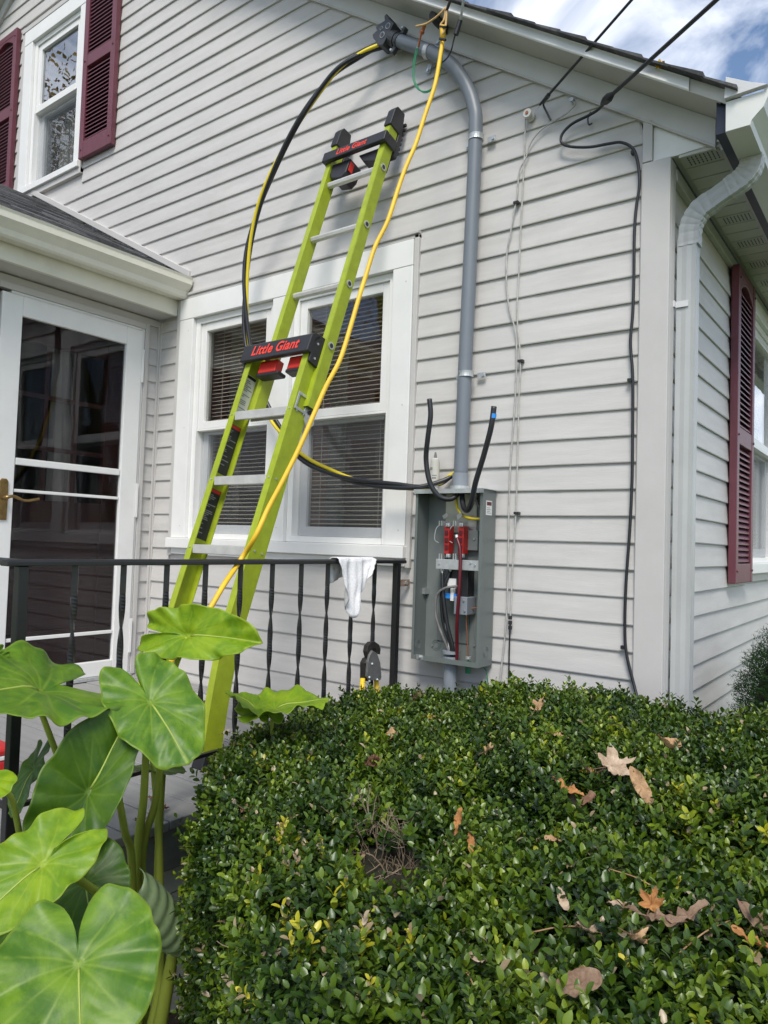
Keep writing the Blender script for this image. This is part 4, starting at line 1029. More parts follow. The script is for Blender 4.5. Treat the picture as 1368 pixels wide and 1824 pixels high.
# caulk tube on the box
ct = thing('caulk_tube', 'grimy white caulk tube standing on top of the meter box', 'caulk tube', onY(772, 866, -0.07))
b = MB(); cb = onY(773, 867, -0.07); cb = np.array([cb[0], cb[1], BZ1 + 0.001])
b.tube([cb, cb + (0.003, 0, 0.125)], 0.0215, 18); tb = b.build('body', M['caulk'], ct, smooth=False)
b = MB(); b.tube([cb + (0.003, 0, 0.1255), cb + (0.003, 0, 0.137), cb + (0.003, 0, 0.142)], [0.0185, 0.0175, 0.010], 16); b.build('shoulder', M['caulk'], ct)
b = MB(); b.tube([cb + (0.003, 0, 0.142), cb + (0.003, 0, 0.168)], [0.0075, 0.0035], 10); b.build('nozzle', M['cableg'], ct)
for (zz, h_, w0, w1) in ((0.088, 0.012, -2.3, -1.5), (0.05, 0.006, -1.6, -0.7), (0.062, 0.004, -1.6, -0.6), (0.02, 0.003, -1.4, -0.5)):
    b = MB(); b.grid([[cb + (0.002 + 0.0218 * math.cos(t), 0.0218 * math.sin(t), q) for t in np.linspace(w0, w1, 5)] for q in (zz, zz + h_)]); b.build('label_print', M['printg'], tb)

# ================================================================== CABLES ON THE WALL
# service entrance bundle: two black, one yellow-striped, loosely twisted
path = spline([onY(690, 76, -0.07), onY(672, 83, -0.09), onY(640, 98, -0.13), onY(598, 127, -0.17), onY(556, 180, -0.19), onY(520, 238, -0.20), onY(488, 302, -0.20), onY(462, 368, -0.19), onY(446, 430, -0.18), onY(439, 490, -0.17), onY(438, 550, -0.16), onY(442, 605, -0.15), onY(452, 660, -0.15), onY(474, 720, -0.14), onY(500, 768, -0.14), onY(540, 815, -0.15), onY(590, 842, -0.15), onY(640, 858, -0.15), onY(700, 866, -0.14), onY(745, 869, -0.12), onY(785, 860, -0.06), onY(806, 846, -0.035), onY(822, 838, -0.03)], 8)
bun = thing('service_cable', 'loose bundle of black and yellow cables looping from the weatherhead to the box', 'cable', (-2.1, -0.15, 1.7))
for s_, (nm, mm, ph) in enumerate((('black_strand', 'cable', 0.0), ('black_strand', 'cable', 2.2), ('yellow_strand', 'yellow', 4.3))):
    P_ = []
    for i, p in enumerate(path):
        a = ph + i * 0.115
        sp = 0.0125 * (1 + 0.45 * math.sin(i * 0.09 + s_ * 2))
        P_.append(p + np.array([math.cos(a), math.sin(a) * 0.6, 0.55 * math.cos(a)]) * sp)
    b = MB(); b.tube(P_, 0.0105 if s_ < 2 else 0.0088, 10); b.build(nm, M[mm], bun, smooth=True)

# orange-yellow extension cord
cpts = []
for (x, y_) in [(790, 60), (785, 95), (775, 150), (757, 205), (741, 255), (722, 300), (708, 340), (690, 395), (668, 440), (652, 490), (641, 525), (625, 580), (606, 640), (580, 690), (556, 745), (532, 800), (503, 858), (478, 905), (455, 955)]:
    t = (y_ - 60) / (996 - 60); cpts.append(onY(x, y_, -0.21 - 0.86 * t))
cpts.append(onX(431, 994, RXX)); cpts.append(onX(400, 1040, RXX + 0.035)); cpts.append(onX(372, 1087, RXX + 0.045)); cpts.append(onX(340, 1130, RXX + 0.05)); cpts.append(onX(312, 1166, RXX + 0.04)); cpts.append(onX(292, 1215, RXX + 0.03)); cpts.append(onX(285, 1300, RXX + 0.03)); cpts.append((-1.07, cpts[-1][1], DZ + 0.01))
b = MB(); b.tube(spline(cpts, 8), 0.0088, 10)
single(b, 'extension_cord', M['cord'], 'yellow orange cord hanging from the roof edge across the ladder', 'cord', smooth=True)

# wiring at the roof edge: insulator, rope, splices, green loop
ins = thing('roof_insulator', 'dark insulator hook under the roof edge tied with tan rope', 'insulator', onY(788, 60, -0.20))
b = MB(); p = onY(791, 48, -0.04); b.tube([p, p + (0, -0.05, 0.0), p + (0, -0.10, -0.005)], [0.022, 0.026, 0.018], 12); b.build('spool', M['pvcd'], ins)
b = MB(); b.box(p[0] - 0.012, p[0] + 0.012, p[1] + 0.0, p[1] + 0.012, p[2] - 0.03, p[2] + 0.06); b.build('bracket', M['pvcd'], ins)
b = MB(); b.tube(spline([onY(741, 47, -0.21), onY(760, 42, -0.215), onY(780, 28, -0.22), onY(795, 13, -0.22)], 6), 0.0045, 7); b.build('rope', M['rope'], ins, smooth=True)
b = MB(); b.tube(spline([onY(795, 13, -0.22), onY(791, 35, -0.225), onY(785, 45, -0.23), onY(787, 62, -0.235), onY(793, 50, -0.235), onY(796, 20, -0.225)], 6), 0.005, 7); b.build('rope_loop', M['rope'], ins, smooth=True)
b = MB(); b.tube([onY(789, 46, -0.235), onY(788, 73, -0.225)], 0.012, 10); b.build('cord_knot', M['cord'], ins, smooth=True)
for (x, y_, x2, y2) in ((783, 69, 794, 71), (784, 47, 795, 48)):
    b = MB(); b.tube([onY(x, y_, -0.243), onY(x2, y2, -0.243)], 0.005, 6); b.build('tape_band', M['cable'], ins)
gl = thing('splice_wire', 'green wire loop hanging by the conduit with taped copper splice', 'wire', onY(745, 165, -0.16))
for dx in (-1.2, 1.2):
    b = MB(); b.tube(spline([onY(744 + dx, 84, -0.17), onY(738 + dx, 110, -0.165), onY(737 + dx, 140, -0.16), onY(745 + dx, 158, -0.16), onY(758, 164 + dx, -0.16), onY(772 + dx, 155, -0.165), onY(782 + dx, 128, -0.17), onY(787 + dx, 95, -0.18), onY(788 + dx, 76, -0.20)], 8), 0.0028, 6); b.build('green_wire', M['green'], gl, smooth=True)
b = MB(); b.tube([onY(747, 78, -0.175), onY(744, 86, -0.17)], 0.006, 8); b.build('crimp', M['steel'], gl)
b = MB(); b.tube(spline([onY(757, 44, -0.2), onY(753, 54, -0.195), onY(750, 62, -0.19), onY(745, 84, -0.175)], 5), [0.008] * 6 + [0.011] * 4 + [0.005] * 6, 8); b.build('taped_splice', M['copper'], gl)
dk = thing('drop_wire', 'thin black wire hanging from taped splice beside the yellow cord', 'wire', onY(808, 40, -0.2))
b = MB(); b.tube(spline([onY(818, 38, -0.21), onY(813, 55, -0.21), onY(808, 72, -0.2), onY(803, 92, -0.19), onY(794, 106, -0.16), onY(780, 116, -0.14), onY(768, 124, -0.11)], 8), 0.0032, 6); b.build('wire', M['cable'], dk, smooth=True)
b = MB(); b.tube([onY(820, 36, -0.21), onY(812, 62, -0.21)], [0.010, 0.011], 8); b.build('taped_splice', M['cable'], dk)
b = MB(); p0, p1 = onY(820, 38, -0.21), onY(832, -40, -0.30); d_ = (p1 - p0) / np.linalg.norm(p1 - p0); b.tube([p0, p0 + d_ * 6], 0.0055, 8); b.build('bare_drop', M['galv'], dk)
b = MB(); p0, p1 = onY(795, 20, -0.22), onY(812, -25, -0.30); d_ = (p1 - p0) / np.linalg.norm(p1 - p0); b.tube([p0, p0 + d_ * 6], 0.0065, 8); b.build('black_drop', M['cable'], dk)

# overhead lines to the right
tel = thing('telephone_line', 'thin black overhead line reaching the porcelain knob', 'cable', onY(946, 209, -0.05))
kn = onY(946, 209, -0.02)
b = MB(); b.tube([kn, kn + (0, -0.012, 0), kn + (0, -0.02, 0), kn + (0, -0.028, 0), kn + (0, -0.04, 0)], [0.020, 0.020, 0.013, 0.020, 0.018], 16); k_ = b.build('porcelain_knob', M['porcelain'], tel)
b = MB(); b.tube([kn + (0, -0.04, 0), kn + (0, -0.044, 0)], 0.007, 8); b.build('screw', M['copper'], k_)
A = onY(978, 168, -0.10); Bp = dep(1125, 0, 2.55); d_ = (Bp - A) / np.linalg.norm(Bp - A)
b = MB(); b.tube([A, A + d_ * 9], 0.0052, 8); b.build('line', M['cable'], tel)
b = MB(); b.tube([A + d_ * 0.0, A - d_ * 0.06], [0.0085, 0.0045], 8); b.build('clamp', M['cable'], tel)
b = MB(); b.tube(spline([A, onY(966, 182, -0.08), onY(952, 200, -0.06)], 5), 0.0018, 5); b.build('guy_wire', M['galv'], tel)
b = MB(); b.tube(spline([A + (0.0, 0, -0.01), onY(968, 185, -0.05), onY(974, 200, -0.03), onY(981, 214, -0.025)], 5), 0.0042, 6); b.build('hook', M['pvcd'], tel)
pw = thing('power_drop', 'thick black overhead cable clamped below the roof edge, curling onto the wall', 'cable', onY(1080, 178, -0.1))
A = onY(1082, 176, -0.14); Bp = dep(1276, 0, 2.28); d_ = (Bp - A) / np.linalg.norm(Bp - A)
b = MB(); b.tube([A, A + d_ * 9], 0.0075, 10); b.build('line', M['cable'], pw)
b = MB(); b.tube([A + d_ * 0.03, A + d_ * 0.01, A - d_ * 0.015, A - d_ * 0.035], [0.009, 0.017, 0.016, 0.006], 8); b.build('clamp', M['cable'], pw)
b = MB(); b.tube(spline([A, onY(1068, 193, -0.07), onY(1050, 205, -0.05), onY(1020, 220, -0.045), onY(1002, 238, -0.045), onY(1000, 253, -0.045), onY(1015, 261, -0.045), onY(1050, 262, -0.045), onY(1085, 256, -0.04), onY(1108, 254, -0.04), onY(1128, 266, -0.035), onY(1137, 295, -0.03), onY(1139, 330, -0.03), onY(1133, 372, -0.028), onY(1130, 420, -0.028), onY(1129, 500, -0.028), onY(1127, 560, -0.028), onY(1123, 610, -0.028), onY(1127, 670, -0.028), onY(1127, 760, -0.028), onY(1126, 850, -0.028), onY(1122, 940, -0.028), onY(1115, 1040, -0.028), onY(1113, 1120, -0.028), onY(1116, 1165, -0.028), onY(1128, 1215, -0.03), onY(1140, 1262, -0.05)], 6), 0.0058, 8); b.build('wall_cable', M['cable'], pw, smooth=True)
b = MB(); b.tube(spline([onY(1052, 200, -0.04), onY(1047, 212, -0.05), onY(1049, 222, -0.05), onY(1054, 220, -0.03)], 5), 0.0035, 6); b.build('hook', M['pvcd'], pw)
for (x, y_) in ((1130, 271), (1124, 677), (1112, 1153)):
    p = onY(x, y_, -0.028); b = MB(); b.box(p[0] - 0.012, p[0] + 0.004, -0.036, -0.016, p[2] - 0.006, p[2] + 0.006); b.build('cable_clip', M['cable'], pw)
ph1 = thing('telephone_wire', 'weathered grey wire dropping from the wall eyelet past the meter box', 'wire', onY(910, 900, -0.03))
b = MB(); b.tube(spline([onY(1021, 180, -0.035), onY(1023, 188, -0.04), onY(1008, 203, -0.035), onY(985, 217, -0.03), onY(962, 233, -0.03), onY(945, 255, -0.03), onY(937, 280, -0.03), onY(925, 305, -0.028), onY(922, 340, -0.028), onY(919, 360, -0.028), onY(912, 400, -0.028), onY(903, 450, -0.028), onY(902, 500, -0.03), onY(907, 550, -0.028), onY(918, 590, -0.028), onY(920, 640, -0.028), onY(917, 720, -0.028), onY(908, 850, -0.028), onY(905, 1000, -0.028), onY(902, 1100, -0.028), onY(893, 1190, -0.03), onY(888, 1235, -0.04)], 6), 0.0033, 6); b.build('wire', M['cablew'], ph1, smooth=True)
b = MB(); p = onY(1021, 181, -0.02); b.cyl(p, p + (0, -0.02, 0), 0.009, 10); b.build('eyelet', M['galv'], ph1)
ph2 = thing('telephone_wire', 'pale wire hanging straight down from the porcelain knob to a black splice', 'wire', onY(918, 900, -0.03))
b = MB(); b.tube(spline([onY(936, 212, -0.035), onY(935, 240, -0.03), onY(934, 280, -0.028), onY(929, 380, -0.028), onY(925, 470, -0.028), onY(921, 560, -0.028), onY(927, 640, -0.028), onY(924, 720, -0.028), onY(921, 850, -0.028), onY(918, 930, -0.028), onY(913, 1010, -0.028), onY(911, 1060, -0.028), onY(909, 1100, -0.028)], 6), 0.0033, 6); b.build('wire', M['cablew'], ph2, smooth=True)
b = MB(); b.tube(spline([onY(909, 1108, -0.028), onY(907, 1160, -0.028), onY(906, 1240, -0.03)], 6), 0.0036, 6); b.build('black_tail', M['cable'], ph2, smooth=True)
for q in range(3):
    b = MB(); b.tube([onY(909, 1097 + q * 9, -0.03), onY(908.6, 1103 + q * 9, -0.03)], 0.0085, 8); b.build('splice', M['blackpl'], ph2)
for (x, y_) in ((920, 361), (928, 643), (921, 914)):
    p = onY(x, y_, -0.028); b = MB(); b.box(p[0] - 0.012, p[0] + 0.010, -0.036, -0.016, p[2] - 0.005, p[2] + 0.005); b.build('wire_clip', M['blackpl'], ph2)

# ================================================================== TOWEL, TOOLS ON THE PORCH
tw = MB()
ya, yb = -0.55, -0.315
def tdrop(t):     # drop of the front flap across its width
    return float(np.interp(t, [0, 0.12, 0.3, 0.42, 0.6, 0.8, 1.0], [0.10, 0.17, 0.235, 0.235, 0.16, 0.085, 0.03]))
rows = []
for i in range(29):
    t = i / 28; row = []
    dr = tdrop(t)
    for j in range(26):
        s_ = j / 25
        if s_ < 0.2:
            d = (0.2 - s_) / 0.2; x = RXX - 0.022 - 0.004; zz = 1.378 - d * (0.10 - 0.06 * t)
        elif s_ < 0.32:
            a = (s_ - 0.2) / 0.12 * math.pi; x = RXX - math.cos(a) * 0.026; zz = 1.378 + 0.006 * math.sin(a)
        else:
            d = (s_ - 0.32) / 0.68; x = RXX + 0.026 + 0.012 * d; zz = 1.378 - d * dr
        fold = (0.013 * math.sin(t * 15 + 1.2 * s_) + 0.007 * math.sin(t * 31 + 5 * s_)) * min(1, abs(s_ - 0.26) * 3) + 0.004 * noise.noise((t * 6, s_ * 6, 2))
        narrow = 1 - 0.35 * max(0, (s_ - 0.4))
        yv = ya + (yb - ya) * (0.42 + (t - 0.42) * narrow)
        row.append((x + fold, yv + 0.006 * noise.noise((t * 5, s_ * 4, 7)), zz))
    rows.append(row)
tw.grid(rows)
single(tw, 'towel', M['terry'], 'white terry towel draped over the black porch railing', 'towel', smooth=True, solid=0.004)

tool = thing('cable_crimper', 'grey steel cable crimper with yellow handles hanging on the railing', 'hand tool', onX(657, 1235, RXX + 0.02))
def TL(px, py, d=0.0): return onX(px, py, RXX + 0.015 + d)
def plate(name, poly, d0, d1, m, bevel=0.002):
    v0_ = [TL(x, y_, d0) for x, y_ in poly]; v1_ = [p + (d1 - d0, 0, 0) for p in v0_]
    n = len(poly); b = MB(); b.add(v0_ + v1_, [tuple(range(n)), tuple(range(n, 2 * n))[::-1]] + [(i, n + i, n + (i + 1) % n, (i + 1) % n) for i in range(n)])
    return b.build(name, m, tool, bevel=bevel)
plate('jaw', [(646, 1160), (648, 1150), (654, 1143), (661, 1142), (668, 1147), (671, 1155), (670, 1165), (664, 1163), (662, 1154), (656, 1153), (655, 1163), (650, 1175)], 0.0, 0.022, M['darksteel'])
plate('jaw_plate', [(660, 1158), (668, 1163), (674, 1180), (676, 1206), (674, 1211), (654, 1211), (650, 1204), (652, 1178), (655, 1166)], 0.0225, 0.034, M['toolplate'])
plate('frame', [(645, 1172), (653, 1168), (653, 1212), (641, 1212), (641, 1180)], -0.01, 0.018, M['darksteel'])
for (x, y_) in ((658, 1213), (658, 1206), (672, 1210), (663, 1182)):
    b = MB(); b.cyl(TL(x, y_, 0.034), TL(x, y_, 0.037) , 0.004, 8); b.build('bolt', M['steel'], tool)
for (x0, x1) in ((646, 640), (670, 676)):
    b = MB(); b.tube([TL(x0, 1208, 0.012), TL((x0 + x1) / 2, 1260, 0.012), TL(x1, 1330, 0.012)], [0.010, 0.0125, 0.0125], 10); b.build('handle', M['toolyellow'], tool, smooth=True)

rp0 = onZ(18, 1392, DZ)
rt = thing('toolbox', 'red toolbox with a pale stripe on the porch deck', 'toolbox', (rp0[0], rp0[1], DZ + 0.002))
b = MB(); b.box(rp0[0] - 0.42, rp0[0], rp0[1] - 0.2, rp0[1] + 0.02, DZ + 0.003, DZ + 0.075); b.build('tray', M['redtool'], rt, bevel=0.008)
b = MB(); b.box(rp0[0] - 0.422, rp0[0] + 0.002, rp0[1] - 0.202, rp0[1] + 0.022, DZ + 0.0755, DZ + 0.088); b.build('stripe', M['whiteplastic'], rt, bevel=0.002)
b = MB(); b.box(rp0[0] - 0.42, rp0[0], rp0[1] - 0.2, rp0[1] + 0.02, DZ + 0.0885, DZ + 0.115); b.build('lid', M['redtool'], rt, bevel=0.01)

# ================================================================== HEDGE
def sstep(a, b_, x): t = np.clip((x - a) / (b_ - a), 0, 1); return t * t * (3 - 2 * t)
POLY = np.array([(-1.04, -0.33), (-1.05, -0.98), (-0.94, -1.245), (-0.605, -1.61), (-0.25, -1.83), (0.05, -2.02), (0.5, -2.12), (1.0, -2.16), (1.38, -2.10), (1.56, -1.85), (1.58, -0.3), (0.55, -0.20), (0.3, -0.24)])
def hsig(x, y_):
    """inside distance to the footprint outline (positive inside)"""
    x = np.asarray(x, float); y_ = np.asarray(y_, float)
    d = np.full(x.shape, 1e9); inside = np.zeros(x.shape, bool)
    n = len(POLY)
    for i in range(n):
        a, b_ = POLY[i], POLY[(i + 1) % n]; e = b_ - a
        t = np.clip(((x - a[0]) * e[0] + (y_ - a[1]) * e[1]) / (e @ e), 0, 1)
        d = np.minimum(d, np.hypot(x - a[0] - t * e[0], y_ - a[1] - t * e[1]))
        c_ = ((a[1] > y_) != (b_[1] > y_)) & (x < (b_[0] - a[0]) * (y_ - a[1]) / (b_[1] - a[1] + 1e-12) + a[0])
        inside ^= c_
    return np.where(inside, d, -d)
gn = [(rng.uniform(0, 6.28), rng.uniform(-1, 1), rng.uniform(-1, 1)) for _ in range(10)]
def bumpn(x, y_):
    s = 0
    for i, (p, a, b_) in enumerate(gn):
        f = 4 + i * 2.2; nn = math.hypot(a, b_) + 1e-6
        s = s + np.sin(f * (a * x + b_ * y_) / nn + p) / (1 + 0.25 * i)
    return s * 0.011
def htop(x, y_):
    base = 0.838 + 0.115 * sstep(-1.0, 0.1, x) * sstep(-1.6, -0.4, y_) + 0.05 * sstep(0.0, 0.9, x)
    # groove between the rear and the front mound, and the thin dead patch
    yc = -1.32 + 0.10 * x
    base = base - 0.055 * np.exp(-((y_ - yc) / 0.075) ** 2) * sstep(-0.5, 0.1, x) + 0.03 * np.exp(-((y_ - yc + 0.28) / 0.2) ** 2)
    base = base - 0.11 * np.exp(-(((x + 0.09) / 0.085) ** 2 + ((y_ + 1.60) / 0.085) ** 2))
    d = np.clip(hsig(x, y_), 0, 1)
    R = 0.13
    q = np.clip((R - d) / R, 0, 1)
    return base + bumpn(x, y_) - R * 0.75 * (1 - np.sqrt(np.clip(1 - q * q, 0, 1)))
hedge = thing('boxwood_hedge', 'clipped dark green boxwood hedge in front of the wall', 'hedge', (0.4, -1.2, 0))
HO = np.array(ORG[hedge.name])
# sprig templates: a short stem with opposite pairs of oval leaves
def leaf_template(L, W, fold, curl):
    n = 4; vs = []; fs = []
    ts = [0.0, 0.3, 0.62, 0.88, 1.0]; ws = [0.06, 0.85, 1.0, 0.55, 0.0]
    for t, w_ in zip(ts, ws):
        zc = -curl * t * t * L
        if w_ == 0: vs.append((0, t * L, zc)); continue
        vs += [(-w_ * W / 2, t * L, zc + fold * w_ * W), (0, t * L, zc), (w_ * W / 2, t * L, zc + fold * w_ * W)]
    for i in range(3):
        o = i * 3; fs += [(o, o + 1, o + 4, o + 3), (o + 1, o + 2, o + 5, o + 4)]
    fs += [(9, 10, 12), (10, 11, 12)]
    return np.array(vs, float), fs
LV, LF = leaf_template(1.0, 0.52, 0.16, 0.18)
def rotm(ax, a):
    ax = ax / np.linalg.norm(ax); c_, s_ = math.cos(a), math.sin(a); x, y_, z = ax
    return np.array([[c_ + x * x * (1 - c_), x * y_ * (1 - c_) - z * s_, x * z * (1 - c_) + y_ * s_], [y_ * x * (1 - c_) + z * s_, c_ + y_ * y_ * (1 - c_), y_ * z * (1 - c_) - x * s_], [z * x * (1 - c_) - y_ * s_, z * y_ * (1 - c_) + x * s_, c_ + z * z * (1 - c_)]])
sprigs = []
for v in range(7):
    r_ = np.random.default_rng(100 + v)
    LM = []
    npair = int(r_.integers(4, 7)); hgt = r_.uniform(0.045, 0.065)
    for k_ in range(npair):
        zz = -0.6 * hgt + hgt * (k_ + 0.5) / npair
        ang = k_ * math.pi / 2 + r_.uniform(-0.35, 0.35)
        tilt = 0.35 + 0.75 * (k_ / max(1, npair - 1)) + r_.uniform(-0.2, 0.2)        # young leaves stand up
        sz = 0.0200 * (1 - 0.28 * k_ / npair) * r_.uniform(0.85, 1.15)
        for s_ in (0, math.pi):
            A = rotm(np.array([0, 0, 1.]), ang + s_ + r_.uniform(-0.2, 0.2)) @ rotm(np.array([1., 0, 0]), tilt + r_.uniform(-0.15, 0.15)) @ rotm(np.array([0, 1., 0]), r_.uniform(-0.4, 0.4))
            LM.append((A * sz, np.array([0, 0, zz])))
    sprigs.append(LM)
# sprig positions
pos = []; nrm = []
area_n = 21000
X_ = rng.uniform(-1.1, 2.3, area_n * 2); Y_ = rng.uniform(-2.2, -0.2, area_n * 2)
ds_ = hsig(X_, Y_); keep = ds_ > 0.004; X_, Y_ = X_[keep], Y_[keep]
keep = (X_ < 1.6); X_, Y_ = X_[keep], Y_[keep]
Z_ = htop(X_, Y_); e = 0.012
nx = -(htop(X_ + e, Y_) - htop(X_ - e, Y_)) / (2 * e); ny = -(htop(X_, Y_ + e) - htop(X_, Y_ - e)) / (2 * e)
nn = np.stack([nx, ny, np.ones_like(nx)], 1); nn /= np.linalg.norm(nn, axis=1)[:, None]
pos.append(np.stack([X_, Y_, Z_ + rng.normal(0, 0.015, len(X_))], 1)); nrm.append(nn)
# sides
n = len(POLY)
for i in range(n):
    a, b_ = POLY[i], POLY[(i + 1) % n]; e_ = b_ - a; Ln = np.hypot(*e_)
    on = np.array([e_[1], -e_[0]]) / Ln; 
    mid = (a + b_) / 2
    if hsig(mid[0] + on[0] * 0.02, mid[1] + on[1] * 0.02) > 0: on = -on
    cnt = int(Ln * 0.72 * 2600)
    t = rng.uniform(0, 1, cnt); zz = rng.uniform(0.06, 0.80, cnt)
    ins_ = rng.uniform(-0.03, 0.012, cnt) + 0.022 * np.sin(t * Ln * 17 + zz * 13) * np.sin(zz * 21 + i)
    px_ = a[0] + e_[0] * t + on[0] * ins_; py_ = a[1] + e_[1] * t + on[1] * ins_
    # round the corners a little by blending normals upward near the top
    nz_ = 0.25 + 0.9 * np.clip((zz - 0.65) / 0.2, 0, 1)
    pos.append(np.stack([px_, py_, zz], 1)); q = np.stack([np.full(cnt, on[0]), np.full(cnt, on[1]), nz_], 1); nrm.append(q / np.linalg.norm(q, axis=1)[:, None])
pos = np.concatenate(pos); nrm = np.concatenate(nrm)
# project for spotting yellow shoots and the dead patch
def proj_all(P_):
    q = P_ - CAM; dz = q @ FW; return 684 + FPX * (q @ RX) / dz, 912 - FPX * (q @ UP) / dz, dz
su, sv, sdz = proj_all(pos)
inview = (su > -150) & (su < 3200) & (sv < 2000) & (sdz > 0.2)
pos, nrm, su, sv, sdz = pos[inview], nrm[inview], su[inview], sv[inview], sdz[inview]
DEAD = dep(690, 1560, 1.40)
dead = np.hypot((su - 690) / 62, (sv - 1545) / 60) < 1 + rng.normal(0, 0.25, len(su))
thin = np.hypot((su - 560) / 160, (sv - 1700) / 120) < 1
keep = ~(dead & (rng.uniform(0, 1, len(su)) < 0.96)) & ~(thin & (rng.uniform(0, 1, len(su)) < 0.45))
gap = np.array([noise.noise((p[0] * 13, p[1] * 13, p[2] * 13)) for p in pos])
keep &= ~((gap < -0.22) & (rng.uniform(0, 1, len(su)) < 0.75))
pos, nrm, su, sv, sdz = pos[keep], nrm[keep], su[keep], sv[keep], sdz[keep]
allV = []; allT = []; allF = []
lv = LV; nlv = len(lv)
mats_R = []; mats_p = []; tints = []
ylist = [(510, 1500, 26), (530, 1525, 30), (565, 1528, 22), (470, 1580, 32), (500, 1640, 34), (535, 1665, 28), (640, 1530, 20), (600, 1610, 22), (665, 1650, 26), (690, 1680, 34), (720, 1690, 26), (680, 1755, 24), (515, 1265, 26), (590, 1600, 20)]
variant = rng.integers(0, len(sprigs), len(pos)); spin = rng.uniform(0, 6.283, len(pos)); scl = rng.uniform(0.70, 1.30, len(pos))
shoot = rng.uniform(0, 1, len(pos)) < 0.045
pos = pos + nrm * (shoot * rng.uniform(0.012, 0.04, len(pos)))[:, None]
clump = np.sin(pos[:, 0] * 9 + 1) * np.sin(pos[:, 1] * 8 + 2) + np.sin(pos[:, 0] * 23 + pos[:, 1] * 17)
for i in range(len(pos)):
    nz_ = nrm[i] * 0.75 + np.array([0, 0, 0.45]) + rng.normal(0, 0.28, 3); nz_ /= np.linalg.norm(nz_)
    a = np.array([1., 0, 0]) if abs(nz_[0]) < 0.8 else np.array([0, 1., 0]); a = a - nz_ * (a @ nz_); a /= np.linalg.norm(a); b_ = np.cross(nz_, a)
    c_, s_ = math.cos(spin[i]), math.sin(spin[i]); B = np.stack([a * c_ + b_ * s_, -a * s_ + b_ * c_, nz_], 1) * scl[i]
    tn = 0.29 + 0.07 * clump[i] + rng.normal(0, 0.10)
    yl = any((su[i] - x) ** 2 + (sv[i] - y_) ** 2 < r_ * r_ * 0.8 for x, y_, r_ in ylist) and rng.uniform() < 0.34
    if yl: tn = rng.uniform(0.74, 0.90)
    elif rng.uniform() < 0.008: tn = rng.uniform(0.66, 0.85)
    LMs = sprigs[variant[i]]; nL = len(LMs)
    for j, (A, p) in enumerate(LMs):
        mats_R.append(B @ A); mats_p.append(pos[i] + B @ p)
        tt = tn + 0.22 * (j / nL - 0.40) + rng.normal(0, 0.05)
        if rng.uniform() < 0.013: tt = rng.uniform(0.93, 1.0)
        tints.append(min(max(tt, 0.0), 1.0))
MR = np.array(mats_R); MP = np.array(mats_p); TI = np.array(tints)
leafmat = attr_leaf('boxwood_leaf', [(0.0, (0.012, 0.031, 0.006)), (0.25, (0.030, 0.070, 0.007)), (0.45, (0.082, 0.142, 0.009)), (0.62, (0.18, 0.25, 0.014)), (0.75, (0.30, 0.34, 0.02)), (0.90, (0.52, 0.46, 0.03)), (0.93, (0.30, 0.22, 0.12)), (1.0, (0.45, 0.36, 0.24))], rough=0.33, transl=0.2, spec=0.5)
lu, lvv, ldz = proj_all(MP)
vis = (lu > 0) & (lu < 1368) & (lvv > 1200) & (lvv < 1824)
order = np.argsort(np.where(vis, ldz, 1e9))
big = order[:300]; rest = np.ones(len(MP), bool); rest[big] = False
lme = bpy.data.meshes.new('leaf')
def fill_leaves(me, R_, P_, T_, origin):
    V = np.einsum('nij,kj->nki', R_, lv) + P_[:, None, :] - origin
    nL = len(R_); V = V.reshape(-1, 3)
    quads = [f for f in LF]
    loops = []; starts = []; tot = []
    cnt = sum(len(f) for f in quads)
    base = np.concatenate([np.array(f) for f in quads]); lens = np.array([len(f) for f in quads])
    allL = (base[None, :] + (np.arange(nL) * nlv)[:, None]).reshape(-1)
    allS = (np.concatenate([[0], np.cumsum(lens)[:-1]])[None, :] + (np.arange(nL) * cnt)[:, None]).reshape(-1)
    me.vertices.add(len(V)); me.vertices.foreach_set('co', V.reshape(-1))
    me.loops.add(len(allL)); me.loops.foreach_set('vertex_index', allL.astype(np.int32))
    me.polygons.add(len(allS)); me.polygons.foreach_set('loop_start', allS.astype(np.int32))
    me.polygons.foreach_set('use_smooth', np.ones(len(allS), bool))
    me.update(calc_edges=True)
    at = me.attributes.new('tint', 'FLOAT', 'POINT'); at.data.foreach_set('value', np.repeat(T_, nlv).astype(np.float32))
    me.materials.append(leafmat); me.validate()
me = bpy.data.meshes.new('foliage'); fill_leaves(me, MR[rest], MP[rest], TI[rest], HO)
fo = bpy.data.objects.new('foliage', me); COL.objects.link(fo); fo.parent = hedge; tag(fo, kind='stuff')
tm = []
for q in range(6):
    m_ = bpy.data.meshes.new('leaf'); fill_leaves(m_, np.eye(3)[None], np.zeros((1, 3)), np.array([0.16 + q * 0.08]), np.zeros(3)); tm.append(m_)
for i in big:
    o = bpy.data.objects.new('leaf', tm[int(np.clip((TI[i] - 0.16) / 0.08 + 0.5, 0, 5))]); COL.objects.link(o); o.parent = hedge
    Mx = Matrix([list(MR[i][r_]) + [MP[i][r_] - HO[r_]] for r_ in range(3)] + [[0, 0, 0, 1]])
    o.matrix_basis = Mx
# dark woody core that closes the inside
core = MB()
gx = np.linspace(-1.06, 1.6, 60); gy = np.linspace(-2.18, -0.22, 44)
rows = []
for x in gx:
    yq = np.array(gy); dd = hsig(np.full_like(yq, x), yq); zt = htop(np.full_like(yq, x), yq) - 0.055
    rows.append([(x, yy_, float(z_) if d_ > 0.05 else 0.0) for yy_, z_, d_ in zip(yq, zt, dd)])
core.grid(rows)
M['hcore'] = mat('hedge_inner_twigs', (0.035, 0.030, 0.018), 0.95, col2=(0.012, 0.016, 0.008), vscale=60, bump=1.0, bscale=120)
tag(core.build('inner_mass', M['hcore'], hedge), kind='stuff')
